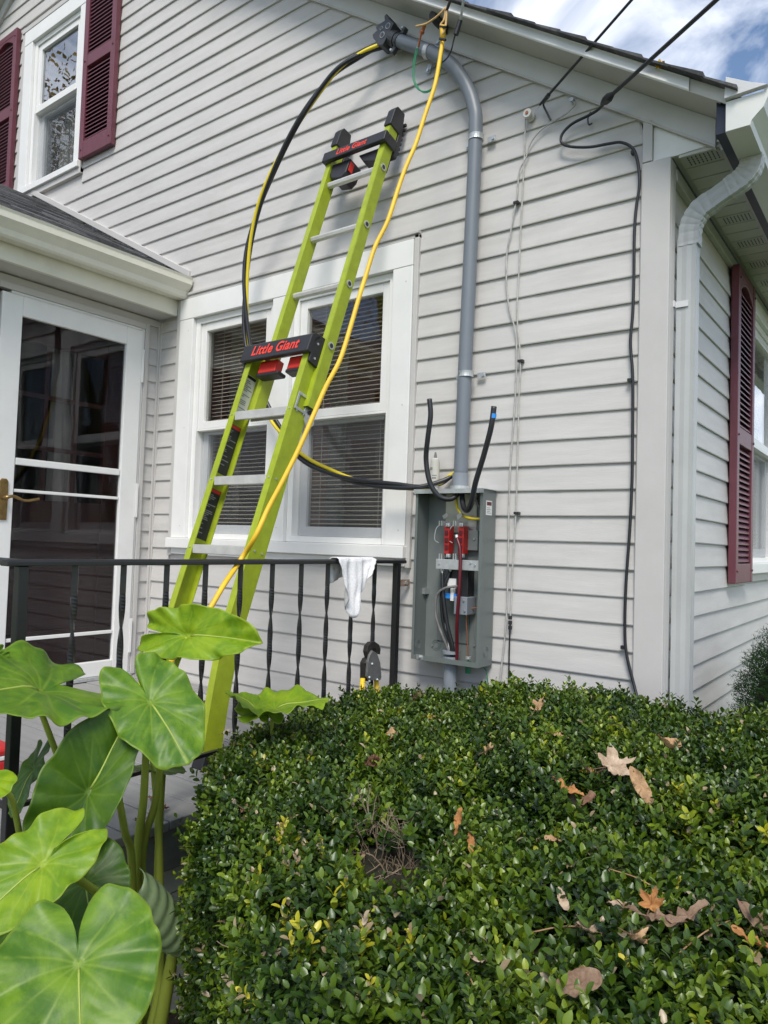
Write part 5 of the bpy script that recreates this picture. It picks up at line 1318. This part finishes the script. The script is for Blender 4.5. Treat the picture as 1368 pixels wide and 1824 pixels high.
# bare twigs
tg = MB()
def twig(p, d, L_, r0, depth):
    pts_ = [p]; q = np.array(p); dd = np.array(d)
    for s_ in range(4):
        dd = dd + rng.normal(0, 0.16, 3); dd /= np.linalg.norm(dd); q = q + dd * L_ / 4; pts_.append(q)
    tg.tube(pts_, list(np.linspace(r0, r0 * 0.5, 5)), 5)
    if depth:
        for s_ in range(3):
            twig(pts_[1 + s_], dd + rng.normal(0, 0.6, 3), L_ * 0.55, r0 * 0.6, depth - 1)
for q in range(24):
    px_, py_ = rng.normal(690, 34), rng.normal(1580, 50)
    twig(dep(px_, py_, 1.52 + rng.uniform(-0.03, 0.05)), (rng.normal(0, 0.3), -0.35 + rng.normal(0, 0.3), 1.0), 0.10, 0.0017, 2)
for q in range(26):
    px_, py_ = rng.uniform(450, 800), rng.uniform(1640, 1800)
    twig(dep(px_, py_, 1.30 + rng.uniform(0, 0.1)), (rng.normal(0, 0.4), -0.6, 0.7), 0.09, 0.002, 1)
tag(tg.build('bare_twigs', M['twig'], hedge), kind='stuff')

# ================================================================== FALLEN LEAVES
def fall_mat(name, c): return mat(name, c, 0.7, col2=tuple(x * y_ for x, y_ in zip(c, (0.5, 0.42, 0.36))), vscale=38, bump=0.4, bscale=160, transl=0.12)
FM = {'tan': fall_mat('leaf_tan', (0.55, 0.36, 0.19)), 'pale': fall_mat('leaf_pale', (0.58, 0.45, 0.32)), 'brown': fall_mat('leaf_brown', (0.24, 0.13, 0.075)), 'orange': fall_mat('leaf_orange', (0.52, 0.245, 0.075)), 'yellow': fall_mat('leaf_yellow', (0.75, 0.50, 0.02)), 'grey': fall_mat('leaf_grey_brown', (0.30, 0.20, 0.13))}
def maple(th):
    # five-lobed outline radius
    lob = [(0, 1.0), (0.16, 0.74), (0.26, 0.80), (0.46, 0.42), (0.78, 0.66), (0.95, 0.92), (1.10, 0.68), (1.22, 0.70), (1.45, 0.38), (1.95, 0.62), (2.15, 0.48), (2.6, 0.32), (3.1416, 0.2)]
    a = abs((th + math.pi) % (2 * math.pi) - math.pi)
    return float(np.interp(a, [l[0] for l in lob], [l[1] for l in lob]))
def long_leaf(th): return 1.0 / math.sqrt((math.cos(th) / 1.0) ** 2 + (math.sin(th) / 0.30) ** 2)
def oval_leaf(th): return 1.0 / math.sqrt((math.cos(th) / 1.0) ** 2 + (math.sin(th) / 0.55) ** 2)
def fallen(px, py, size, kind_, colr, label, yaw, tilt=0.3, curl=0.5, z=None, group=None, roll=0.0, lift=0.006):
    if z is None:
        p = onZ(px, py, 0.9)
        for _ in range(12): p = onZ(px, py, float(htop(np.array([p[0]]), np.array([p[1]]))[0]) + lift)
    else: p = onZ(px, py, z)
    if group == 'fallen leaves on the hedge': size *= (1.08 if kind_ != 'long' else 0.92); curl = min(curl, 0.55) if kind_ == 'long' else curl; p = p + np.array([0, 0, 0.029])
    fn = {'maple': maple, 'long': long_leaf, 'oval': oval_leaf}[kind_]
    n, rr = 72, 6; vs = [(0, 0, 0)]; fs = []
    sd_ = random.random() * 20
    for k_ in range(1, rr + 1):
        for j in range(n):
            th = 2 * math.pi * j / n; r_ = fn(th) * k_ / rr * size
            x, y_ = r_ * math.cos(th), r_ * math.sin(th)
            zz = curl * (y_ * y_) / size * 1.6 + curl * 0.35 * x * x / size + 0.20 * size * noise.noise((x / size * 2.2, y_ / size * 2.2, sd_)) + 0.35 * x * y_ / size * math.sin(sd_) + 0.09 * size * noise.noise((x / size * 6, y_ / size * 6, sd_)) + 0.22 * size * (k_ / rr) ** 3 * noise.noise((math.cos(th) * 2.4, math.sin(th) * 2.4, sd_ + 5))
            vs.append((x, y_, zz))
    fs += [(0, 1 + j, 1 + (j + 1) % n) for j in range(n)]
    for k_ in range(rr - 1):
        fs += [(1 + k_ * n + j, 1 + (k_ + 1) * n + j, 1 + (k_ + 1) * n + (j + 1) % n, 1 + k_ * n + (j + 1) % n) for j in range(n)]
    root = thing('fallen_leaf', label, 'fallen leaf', tuple(p), group)
    Rm = np.array(Matrix.Rotation(yaw, 3, 'Z') @ Matrix.Rotation(tilt, 3, 'Y') @ Matrix.Rotation(roll, 3, 'X'))
    b = MB(); b.add([Rm @ np.array(v) + p for v in vs], fs); b.build('blade', FM[colr], root, smooth=True)
    b = MB(); b.tube([Rm @ np.array((-fn(math.pi) * size * 1.0, 0, 0)) + p, Rm @ np.array((-size * 0.75, 0.04 * size, 0.12 * size)) + p] if kind_ != 'maple' else [Rm @ np.array((0, 0, 0.001)) + p, Rm @ np.array((-size * 0.9, 0.1 * size, 0.1 * size)) + p], 0.0009, 5); b.build('stalk', FM['brown'], root)
GH = 'fallen leaves on the hedge'
fallen(1090, 1388, 0.060, 'maple', 'pale', 'largest pale maple leaf lying open near the middle of the hedge', 0.9, -0.25, 0.3, group=GH, roll=0.45, lift=0.036)
fallen(1060, 1402, 0.038, 'maple', 'grey', 'crumpled grey brown leaf tucked against the large pale maple leaf', 2.2, 0.3, 0.8, group=GH, lift=0.012)
fallen(1047, 1398, 0.022, 'maple', 'yellow', 'bright yellow leaf left of the large pale maple leaf', 2.6, 0.1, 0.3, group=GH)
fallen(1142, 1425, 0.052, 'long', 'tan', 'long tan leaf right of the large pale maple leaf', -0.75, 0.5, 0.25, group=GH, roll=0.5, lift=0.028)
fallen(1010, 1428, 0.052, 'long', 'orange', 'long curled brown leaf lying below the large pale maple leaf', -0.35, 0.2, 1.4, group=GH, lift=0.012)
fallen(1047, 1452, 0.022, 'oval', 'brown', 'small brown leaf at the lower tip of the long curled leaf', 1.2, -0.4, 0.6, group=GH)
fallen(957, 1278, 0.036, 'maple', 'tan', 'tan leaf standing upright near the back of the hedge', 1.2, -0.9, 0.3, group=GH, lift=0.02)
fallen(995, 1332, 0.040, 'long', 'tan', 'narrow tan leaf lying level halfway back on the hedge', 0.55, 0.1, 0.9, group=GH)
fallen(1190, 1350, 0.030, 'oval', 'tan', 'curled tan leaf towards the right of the hedge top', -0.3, 0.2, 1.0, group=GH, lift=0.012)
fallen(868, 1358, 0.026, 'maple', 'tan', 'small tan leaf left of the hedge middle beside a brown tuft', 0.4, -0.6, 0.6, group=GH)
fallen(815, 1490, 0.030, 'long', 'orange', 'orange leaf standing on edge above the dead twigs', 1.5, -1.1, 0.5, group=GH, lift=0.03)
fallen(838, 1530, 0.026, 'long', 'orange', 'thin orange leaf hanging below the upright orange leaf', -1.0, 0.6, 0.9, group=GH)
fallen(1160, 1648, 0.026, 'maple', 'orange', 'bright orange pointed leaf at the lower right of the hedge', 1.4, -1.0, 0.3, group=GH, lift=0.018)
fallen(1165, 1675, 0.050, 'long', 'grey', 'long crinkled grey brown leaf under the bright orange pointed leaf', 0.35, 0.1, 1.0, group=GH, lift=0.015)
fallen(1225, 1668, 0.040, 'long', 'grey', 'long crinkled grey brown leaf right of the bright orange pointed leaf', 1.0, -0.2, 1.0, group=GH, lift=0.015)
fallen(1130, 1710, 0.024, 'maple', 'tan', 'small tan leaf below the crinkled leaf at lower right', 0.2, 0.2, 0.6, group=GH)
fallen(1345, 1680, 0.040, 'long', 'grey', 'dark curved leaf at the right edge of the hedge', -0.6, 0.4, 1.3, group=GH)
fallen(1340, 1715, 0.032, 'long', 'orange', 'curled orange brown leaf at the lower right edge of the hedge', -0.2, 0.2, 1.0, group=GH)
fallen(1032, 1798, 0.026, 'oval', 'grey', 'dull brown oval leaf at the very bottom of the hedge', 0.7, -0.3, 0.5, group=GH, roll=0.4, lift=0.012)
fallen(1048, 1694, 0.018, 'oval', 'pale', 'small pale leaf left of the crinkled leaf at lower right', 0.5, 0.2, 0.6, group=GH)
fallen(1100, 1648, 0.015, 'oval', 'pale', 'pale oval leaf left of the bright orange pointed leaf', 0.2, 0, 0.4, group=GH)
fallen(1002, 1640, 0.026, 'long', 'pale', 'pale curled leaf above small pale leaf at lower middle', -0.9, 0.3, 0.9, group=GH, lift=0.012)
fallen(850, 1750, 0.016, 'oval', 'pale', 'tiny cream leaf at the lower middle of the hedge', 1.2, 0.4, 0.4, group=GH)
fallen(742, 1262, 0.034, 'maple', 'brown', 'brown crumpled leaf at the back of the hedge by the railing post', 0.4, -0.5, 0.9, group=GH, lift=0.015)
fallen(762, 1294, 0.026, 'maple', 'tan', 'tan leaf just in front of the brown crumpled leaf', -0.6, 0.1, 0.5, group=GH)
fallen(695, 1332, 0.026, 'oval', 'tan', 'tan curled leaf above the dark round tuft on the hedge', 1.5, -0.6, 0.8, group=GH)
fallen(400, 1322, 0.024, 'maple', 'pale', 'pinkish pale leaf at the hedge corner by the ladder', 0.6, -0.3, 0.5, group=GH)
fallen(435, 1468, 0.022, 'maple', 'brown', 'russet leaf on the left shoulder of the hedge', 0.2, 0.2, 0.5, group=GH)
fallen(985, 1525, 0.016, 'oval', 'tan', 'small tan oval leaf in the middle of the hedge front', 0.1, 0, 0.4, group=GH)
GD = 'fallen leaves on the deck'
for (x, y_, s_, l_) in ((95, 1250, 0.030, 'brown leaf on the deck near the storm door sill'), (545, 1253, 0.030, 'brown leaf on the deck behind the hedge'), (290, 1440, 0.022, 'orange brown leaf near the deck edge'), (250, 1462, 0.028, 'curled brown leaf on the deck edge board'), (270, 1420, 0.018, 'small brown leaf behind the stalks on the deck')):
    fallen(x, y_, s_, 'maple', 'brown', l_, random.uniform(0, 6), 0.1, 0.5, z=DZ + 0.008, group=GD)
# yellow maple leaf on the roof edge
yp = onY(1175, 117, -0.21)
rt_ = thing('fallen_leaf', 'yellow maple leaf standing on the roof edge against the sky', 'fallen leaf', tuple(yp))
b = MB(); n = 36
b.add([tuple(yp)] + [tuple(yp + np.array([0.026 * maple(2 * math.pi * j / n) * math.sin(2 * math.pi * j / n), 0.006 * math.sin(3 * j), 0.026 * maple(2 * math.pi * j / n) * math.cos(2 * math.pi * j / n)])) for j in range(n)], [(0, 1 + j, 1 + (j + 1) % n) for j in range(n)])
b.build('blade', FM['yellow'], rt_)
# dry flower tuft and pine needles on the hedge
p = onZ(666, 1362, float(htop(np.array([-0.4]), np.array([-1.1]))[0]) + 0.01)
b = MB()
for q in range(70):
    d = rng.normal(0, 1, 3); d[2] = abs(d[2]); d /= np.linalg.norm(d); e_ = np.cross(d, rng.normal(0, 1, 3)); e_ /= np.linalg.norm(e_)
    b.add([p + d * 0.004, p + d * 0.018 + e_ * 0.006, p + d * 0.026, p + d * 0.018 - e_ * 0.006], [(0, 1, 2, 3)])
single(b, 'dry_flower_head', FM['brown'], 'dark brown dried flower tuft sitting on the hedge top', 'dried flower')
for (xa, ya_, xb, yb_, l_) in ((1085, 1548, 1190, 1596, 'long tan pine needle lying across the hedge middle'), (1210, 1697, 1300, 1640, 'tan pine needle right of the bright orange pointed leaf'), (950, 1660, 1065, 1655, 'pair of tan needles left of the bright orange leaf'), (820, 1725, 848, 1765, 'short tan needle at the lower middle of the hedge')):
    pa, pb = [None, None], None
    ends = []
    for (x, y_) in ((xa, ya_), (xb, yb_)):
        p = onZ(x, y_, 0.92)
        for _ in range(8): p = onZ(x, y_, float(htop(np.array([p[0]]), np.array([p[1]]))[0]) + 0.022)
        ends.append(p)
    b = MB(); b.tube(spline([ends[0], (ends[0] + ends[1]) / 2 + (0, 0, 0.006), ends[1]], 5), 0.0012, 5)
    single(b, 'pine_needle', FM['tan'], l_, 'pine needle', 'pine needles on the hedge', smooth=True)

# ================================================================== ELEPHANT EAR PLANT
def taro_mat(name, c1, c2, c3):
    m = bpy.data.materials.new(name); m.use_nodes = True
    t = m.node_tree; n = t.nodes; b = n['Principled BSDF']
    a = n.new('ShaderNodeAttribute'); a.attribute_name = 'vein'
    tcn = n.new('ShaderNodeTexCoord'); no = n.new('ShaderNodeTexNoise'); no.inputs['Scale'].default_value = 13; no.inputs['Detail'].default_value = 7; no.inputs['Roughness'].default_value = 0.65; no.inputs['Distortion'].default_value = 0.6
    t.links.new(tcn.outputs['Object'], no.inputs['Vector'])
    r = n.new('ShaderNodeValToRGB'); r.color_ramp.elements[0].position = 0.40; r.color_ramp.elements[1].position = 0.64
    r.color_ramp.elements[0].color = (*c1, 1); r.color_ramp.elements[1].color = (*c2, 1)
    mx_ = n.new('ShaderNodeMix'); mx_.data_type = 'RGBA'; mx_.inputs['B'].default_value = (*c3, 1)
    t.links.new(no.outputs['Fac'], r.inputs['Fac']); t.links.new(r.outputs['Color'], mx_.inputs['A']); t.links.new(a.outputs['Fac'], mx_.inputs['Factor'])
    t.links.new(mx_.outputs['Result'], b.inputs['Base Color'])
    b.inputs['Roughness'].default_value = 0.42; b.inputs['Specular IOR Level'].default_value = 0.4
    nb = n.new('ShaderNodeTexNoise'); nb.inputs['Scale'].default_value = 70; nb.inputs['Detail'].default_value = 4
    bp = n.new('ShaderNodeBump'); bp.inputs['Strength'].default_value = 0.12; bp.inputs['Distance'].default_value = 0.003
    t.links.new(tcn.outputs['Object'], nb.inputs['Vector']); t.links.new(nb.outputs['Fac'], bp.inputs['Height']); t.links.new(bp.outputs['Normal'], b.inputs['Normal'])
    tr = n.new('ShaderNodeBsdfTranslucent'); ms = n.new('ShaderNodeMixShader'); ms.inputs[0].default_value = 0.34
    t.links.new(mx_.outputs['Result'], tr.inputs['Color'])
    t.links.new(b.outputs[0], ms.inputs[1]); t.links.new(tr.outputs[0], ms.inputs[2]); t.links.new(ms.outputs[0], n['Material Output'].inputs['Surface'])
    return m
TM = {'mid': taro_mat('taro_leaf', (0.075, 0.185, 0.014), (0.185, 0.325, 0.018), (0.27, 0.39, 0.045)),
      'light': taro_mat('taro_leaf_light', (0.15, 0.29, 0.012), (0.29, 0.43, 0.016), (0.35, 0.46, 0.04)),
      'dark': taro_mat('taro_leaf_dark', (0.048, 0.125, 0.010), (0.090, 0.185, 0.013), (0.16, 0.26, 0.03)),
      'back': taro_mat('taro_leaf_back', (0.24, 0.33, 0.17), (0.30, 0.40, 0.21), (0.16, 0.25, 0.10))}
TR_A = [0, 0.35, 0.8, 1.3, 1.75, 2.15, 2.5, 2.78, 2.95, 3.08, 3.1416]
TR_R = [1.0, 0.93, 0.80, 0.70, 0.68, 0.72, 0.78, 0.76, 0.64, 0.38, 0.17]
VEINS = [0.0, 0.55, 1.05, 1.55, 2.1, 2.6]
taro = thing('elephant_ear_plant', 'large elephant ear plant with broad heart shaped green leaves', 'plant', (-0.80, -1.62, 0.0))
TO = np.array(ORG[taro.name])
def taro_leaf(att, tip, side, m, cup=0.10, droop=0.10, ruffle=0.035, fold=0.0, seed=0, rs=1.0, rf=0.0):
    """att, tip, side: world points; side lies at the widest place right of the midrib"""
    T = np.array(tip) - att; L_ = np.linalg.norm(T); t_ = T / L_
    S = np.array(side) - att; S = S - t_ * (S @ t_); W_ = np.linalg.norm(S); s_ = S / W_; wsc = W_ / (0.68 * L_)
    nrm_ = np.cross(s_, t_)
    if nrm_ @ (CAM - att) < 0: nrm_ = -nrm_
    n, rr = 144, 22; vs = [np.array([0., 0, 0])]; vn = [1.0]; fs = []
    for k_ in range(1, rr + 1):
        q = k_ / rr
        for j in range(n):
            th = -math.pi + 2 * math.pi * j / n; a = abs(th)
            R_ = float(np.interp(a, TR_A, TR_R)) * (1 + 0.02 * math.sin(9 * th + seed) * q)
            x, y_ = R_ * q * math.cos(th), R_ * q * math.sin(th) * wsc
            if y_ < 0: y_ *= rs
            dv = min(abs(a - v * (1 - 0.10 * q)) for v in VEINS) * q * R_
            sec = (x - abs(y_) * 0.85) % 0.17; sec = min(sec, 0.17 - sec)
            vein = max(0, 1 - dv / (0.022 * (1.15 - q * 0.8))) * (1.0 if a < 0.12 else 0.55)
            if x > 0.06 and a < 0.75: vein = max(vein, 0.35 * max(0, 1 - sec / 0.016)); dv = min(dv, sec * 1.4)
            quilt = 0.018 * min(1, dv / 0.10) * q
            zz = cup * (abs(y_) ** 1.5) * 1.2 - droop * max(0, x) ** 2 - 0.5 * droop * max(0, -x) ** 2 + ruffle * q ** 3 * math.sin(7 * th + seed * 2.1) + 0.5 * ruffle * q ** 4 * math.sin(16 * th + seed) + quilt + fold * abs(y_) + (rf * abs(y_) if y_ < 0 else 0)
            zz += 0.02 * noise.noise((x * 3, y_ * 3, seed)) - 0.05 * math.exp(-(q * R_ / 0.12) ** 2) + 0.03
            vs.append(np.array([x, y_, zz]) * L_); vn.append(max(vein, 0.75) if k_ == rr else vein)
    fs += [(0, 1 + j, 1 + (j + 1) % n) for j in range(n)]
    for k_ in range(rr - 1):
        fs += [(1 + k_ * n + j, 1 + (k_ + 1) * n + j, 1 + (k_ + 1) * n + (j + 1) % n, 1 + k_ * n + (j + 1) % n) for j in range(n)]
    b = MB(); b.add([att + t_ * v[0] + s_ * v[1] + nrm_ * v[2] for v in vs], fs)
    o = b.build('leaf', TM[m], taro, smooth=True, solid=0.0012)
    at = o.data.attributes.new('vein', 'FLOAT', 'POINT'); at.data.foreach_set('value', np.array(vn, np.float32))
    # raised midrib
    mr = MB(); pts_ = []; 
    for q in np.linspace(0.02, 0.86, 9):
        i_ = 1 + (max(1, int(round(q * rr))) - 1) * n + n // 2
        v = vs[i_]; pts_.append(att + t_ * v[0] + s_ * v[1] + nrm_ * (v[2] + 0.0012))
    mr.tube(pts_, list(np.linspace(0.0042, 0.0012, 9) * L_ / 0.3), 6); mr.build('midrib', M['vein'], o, smooth=True)
    return o
def stem(pts, r0, r1):
    P_ = spline(pts, 8); b = MB(); b.tube(P_, list(np.linspace(r0, r1, len(P_)) * 0.78), 10); b.build('stalk', M['stalk'], taro, smooth=True)
D = dep
# 1 big front leaf
taro_leaf(D(140, 1716, 1.22), D(146, 1915, 1.10), D(290, 1740, 1.22), 'mid', 0.07, 0.06, 0.042, seed=1)
stem([(-0.80, -1.62, 0.0), D(190, 1850, 1.6), D(150, 1790, 1.38), D(141, 1726, 1.245)], 0.016, 0.008)
# 2 left middle leaf
taro_leaf(D(76, 1539, 1.38), D(-75, 1668, 1.26), D(140, 1575, 1.36), 'light', 0.08, 0.08, 0.05, seed=2)
stem([(-0.83, -1.60, 0.0), D(250, 1720, 1.75), D(215, 1630, 1.62), D(130, 1560, 1.46), D(76, 1540, 1.385)], 0.016, 0.008)
# 3 upper left leaf seen from the edge
taro_leaf(D(74, 1228, 1.74), D(-110, 1236, 1.48), D(60, 1166, 1.93), 'mid', 0.10, 0.10, 0.05, seed=3)
stem([(-0.84, -1.60, 0.0), D(180, 1600, 1.85), D(125, 1410, 1.80), D(100, 1340, 1.76), D(64, 1244, 1.72)], 0.014, 0.008)
# 4 centre leaf
taro_leaf(D(268, 1250, 1.76), D(338, 1362, 1.66), D(182, 1262, 1.72), 'mid', 0.06, 0.08, 0.045, seed=4)
stem([(-0.82, -1.58, 0.0), D(244, 1560, 1.86), D(256, 1420, 1.82), D(262, 1300, 1.79), D(267, 1252, 1.765)], 0.017, 0.009)
# 5 top leaf, folded
taro_leaf(D(335, 1132, 1.98), D(458, 1138, 1.88), D(330, 1085, 2.03), 'light', 0.10, 0.12, 0.05, seed=5, fold=0.25)
stem([(-0.84, -1.52, 0.0), D(280, 1600, 2.0), D(288, 1400, 2.02), D(305, 1220, 2.0), D(334, 1136, 1.98)], 0.017, 0.008)
# 6 large folded dark leaf
taro_leaf(D(158, 1412, 1.64), D(236, 1262, 1.74), D(75, 1365, 1.60), 'dark', 0.05, 0.06, 0.025, seed=6, fold=0.12, rs=0.45, rf=0.9)
stem([(-0.82, -1.60, 0.0), D(236, 1570, 1.80), D(222, 1480, 1.74), D(207, 1400, 1.68), D(200, 1390, 1.665), D(195, 1392, 1.66)], 0.014, 0.0075)
# 7 dark leaf behind at left
taro_leaf(D(60, 1370, 1.82), D(20, 1455, 1.70), D(110, 1300, 1.90), 'dark', 0.06, 0.08, 0.03, seed=7)
# 8 lower middle dark leaf
taro_leaf(D(152, 1575, 1.56), D(170, 1690, 1.48), D(228, 1545, 1.60), 'dark', 0.06, 0.06, 0.03, seed=8)
stem([(-0.82, -1.62, 0.0), D(215, 1690, 1.72), D(175, 1610, 1.62), D(153, 1577, 1.565)], 0.012, 0.007)
# 10 leaf edge behind the stalks
taro_leaf(D(255, 1372, 1.98), D(328, 1374, 1.96), D(262, 1366, 2.08), 'dark', 0.05, 0.1, 0.03, seed=10)
# 11 bits entering from the left edge
taro_leaf(D(-30, 1390, 1.50), D(-90, 1430, 1.45), D(25, 1412, 1.48), 'light', 0.06, 0.08, 0.03, seed=11)
stem([D(60, 1640, 1.6), D(30, 1460, 1.56), D(12, 1410, 1.52), D(-25, 1392, 1.505)], 0.009, 0.007)
taro_leaf(D(-25, 1185, 1.75), D(-80, 1230, 1.70), D(34, 1162, 1.80), 'mid', 0.10, 0.1, 0.03, seed=12)
# 12 leaf behind the hedge corner
taro_leaf(D(490, 1262, 2.18), D(585, 1240, 2.22), D(470, 1246, 2.30), 'light', 0.12, 0.14, 0.05, seed=13)
taro_leaf(D(455, 1262, 2.16), D(412, 1226, 2.22), D(470, 1252, 2.25), 'light', 0.12, 0.14, 0.04, seed=14)
stem([(-0.95, -1.30, 0.0), D(470, 1400, 2.2), D(486, 1268, 2.19)], 0.012, 0.006)
# 13 small leaf behind centre leaf
taro_leaf(D(262, 1205, 1.95), D(232, 1260, 1.92), D(285, 1170, 1.98), 'light', 0.05, 0.1, 0.03, seed=15)
# 14 folded leaf lower left behind the front ones
taro_leaf(D(40, 1640, 1.50), D(20, 1720, 1.42), D(95, 1610, 1.55), 'dark', 0.05, 0.05, 0.03, seed=16)
# 9 rolled leaf, drooping, pale back with ribs
b = MB(); rows = []
c0, c1 = D(232, 1575, 1.66), D(328, 1690, 1.74)
ax_ = (c1 - c0); Ln = np.linalg.norm(ax_); ax_ /= Ln
sv_ = np.cross(ax_, FW); sv_ /= np.linalg.norm(sv_); fv_ = np.cross(sv_, ax_)
if fv_ @ (CAM - c0) < 0: fv_ = -fv_
vn = []
for i in range(30):
    t = i / 29; rad = 0.040 * (math.sin(math.pi * min(1, 0.18 + t * 0.80)) ** 0.7) + 0.004
    row = []
    for j in range(17):
        a = -2.4 + 4.8 * j / 16
        rib = 0.006 * abs(math.sin(t * 22 + abs(a) * 0.8))
        row.append(c0 + ax_ * (t * Ln + 0.012 * math.cos(a)) - sv_ * (math.sin(a) * (rad + rib)) - fv_ * (math.cos(a) * (rad + rib)) * -1)
        vn.append(1 - abs(math.sin(t * 22 + abs(a) * 0.8)) if False else max(0, 1 - 2.5 * abs(math.sin(t * 22 + abs(a) * 0.8))))
    rows.append(row)
b.grid(rows); o = b.build('leaf', TM['back'], taro, smooth=True, solid=0.0012)
o['label'] = 'rolled up drooping leaf showing its pale ribbed back'
at = o.data.attributes.new('vein', 'FLOAT', 'POINT'); at.data.foreach_set('value', np.array(vn, np.float32))
# more stalks and the thick bases
stem([(-0.80, -1.56, 0.0), D(252, 1560, 1.88), D(276, 1430, 1.84), D(290, 1330, 1.80), D(292, 1300, 1.80)], 0.016, 0.008)
stem([(-0.78, -1.55, 0.0), D(284, 1620, 1.88), D(282, 1480, 1.90), D(272, 1350, 1.92), D(262, 1215, 1.94)], 0.017, 0.008)
stem([(-0.76, -1.62, 0.0), D(290, 1800, 1.78), D(308, 1700, 1.76), D(316, 1660, 1.76)], 0.026, 0.014)
stem([(-0.80, -1.64, 0.0), D(278, 1800, 1.80), D(286, 1700, 1.80), D(285, 1600, 1.84)], 0.022, 0.014)

# ================================================================== YEW AT THE RIGHT
YC = dep(1450, 1200, 3.0)
yew = thing('yew_shrub', 'dark green yew shrub against the side wall', 'shrub', (*YC[:2], 0))
b = MB()
cen = np.array([YC[0], YC[1], 0.72])
for q in range(7500):
    d = rng.normal(0, 1, 3); d /= np.linalg.norm(d); r_ = 0.29 * (0.76 + 0.25 * rng.uniform()) * np.array([1, 1, 1.65])
    p = cen + d * r_; ax_ = d + rng.normal(0, 0.5, 3) + (0, 0, 0.4); ax_ /= np.linalg.norm(ax_)
    for k_ in range(9):
        pp = p + ax_ * k_ * 0.006; e_ = np.cross(ax_, rng.normal(0, 1, 3)); e_ /= np.linalg.norm(e_); tp = pp + e_ * 0.014 + ax_ * 0.006
        w_ = np.cross(e_, ax_) * 0.0020
        b.add([pp - w_, tp, pp + w_], [(0, 1, 2)])
tag(b.build('foliage', M['needle'], yew), kind='stuff')
b = MB(); b.tube([(YC[0], YC[1], 0.0), (YC[0], YC[1], 0.5)], [0.03, 0.02], 8)
for q in range(8): b.tube([(YC[0], YC[1], 0.35), cen + rng.normal(0, 0.16, 3)], [0.012, 0.005], 6)
b.build('trunk', M['barkm'], yew)
b = MB(); 
for i in range(14):
    for j in range(10):
        pass
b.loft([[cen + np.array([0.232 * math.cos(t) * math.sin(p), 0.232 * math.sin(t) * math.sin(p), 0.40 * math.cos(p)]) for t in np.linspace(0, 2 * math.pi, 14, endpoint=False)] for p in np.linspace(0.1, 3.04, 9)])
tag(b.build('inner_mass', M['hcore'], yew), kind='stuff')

# ================================================================== WHAT THE GLASS MIRRORS: trees and a neighbouring house across the yard
autumn = attr_leaf('autumn_foliage', [(0.0, (0.10, 0.09, 0.02)), (0.5, (0.36, 0.24, 0.07)), (1.0, (0.58, 0.40, 0.15))], 0.6, 0.3, 0.2)
def tree(x, y_, h_, cr, nleaf, label, seed):
    r_ = np.random.default_rng(seed)
    t = thing('tree', label, 'tree', (x, y_, 0), 'trees across the yard')
    m_ = MB(); m_.tube(spline([(x, y_, 0), (x + 0.1, y_, h_ * 0.3), (x - 0.1, y_ + 0.1, h_ * 0.6), (x, y_, h_ * 0.92)], 4), list(np.linspace(0.24, 0.03, 13)), 8)
    tips = []
    for q in range(26):
        z0 = h_ * r_.uniform(0.28, 0.85); a = r_.uniform(0, 6.28); L_ = cr * r_.uniform(0.5, 1.0) * (1.1 - 0.5 * abs(z0 / h_ - 0.5))
        e_ = np.array([x + L_ * math.cos(a), y_ + L_ * math.sin(a), z0 + L_ * 0.6])
        m_.tube([(x, y_, z0), ((x + e_[0]) / 2, (y_ + e_[1]) / 2, z0 + L_ * 0.2), e_], [0.06, 0.035, 0.012], 5); tips += [e_, (e_ + np.array([x, y_, z0])) / 2 + (0, 0, 0.2)]
    m_.build('trunk', M['barkm'], t)
    tips = np.array(tips); c_ = tips[r_.integers(0, len(tips), nleaf)] + r_.normal(0, cr * 0.16, (nleaf, 3))
    a = r_.normal(0, 1, (nleaf, 3)); a /= np.linalg.norm(a, axis=1)[:, None]; b2 = np.cross(a, r_.normal(0, 1, (nleaf, 3))); b2 /= np.linalg.norm(b2, axis=1)[:, None]
    s_ = 0.05
    V = np.stack([c_ - a * s_, c_ + b2 * s_ * 0.6, c_ + a * s_, c_ - b2 * s_ * 0.6], 1).reshape(-1, 3) - np.array([x, y_, 0])
    me_ = bpy.data.meshes.new('crown'); me_.from_pydata(V.tolist(), [], np.arange(len(V)).reshape(-1, 4).tolist()); me_.materials.append(autumn)
    at_ = me_.attributes.new('tint', 'FLOAT', 'POINT'); at_.data.foreach_set('value', np.repeat(r_.uniform(0, 1, nleaf), 4).astype(np.float32))
    o_ = bpy.data.objects.new('crown', me_); COL.objects.link(o_); o_.parent = t; tag(o_, kind='stuff')
tree(-15.5, -6.5, 12.5, 3.6, 26000, 'tan autumn tree mirrored in the upstairs window', 5)
tree(-11.5, -18.0, 14.5, 4.0, 15000, 'autumn tree rising behind the neighbouring roof mirrored in the double window', 6)
nb = thing('neighbour_house', 'pale house with a weathered roof across the yard, mirrored in the glass', 'house', (-10.0, -13.5, 0))
b = MB(); b.box(-15.0, -6.2, -17.0, -12.0, 0, 4.9); nw = b.build('wall', M['brick'], nb)
b = MB(); b.prism([(-11.6, 4.85), (-11.6, 5.05), (-14.5, 7.5), (-17.4, 5.05), (-17.4, 4.85), (-14.5, 7.3)], lambda p, q, r_: (r_, p, q), -15.4, -5.8); b.build('roof', M['roofn'], nb)
b = MB(); b.box(-15.4, -5.8, -11.59, -11.48, 4.86, 5.02); b.build('gutter', M['gutter'], nb)
for xx in (-13.5, -11.0, -8.2):
    b = MB(); b.box(xx - 0.5, xx + 0.5, -12.0, -11.95, 2.9, 4.2); f_ = b.build('window', M['trim'], nb)
    b = MB(); b.box(xx - 0.42, xx + 0.42, -11.949, -11.94, 2.98, 4.12); b.build('pane', M['roomdark'], f_)
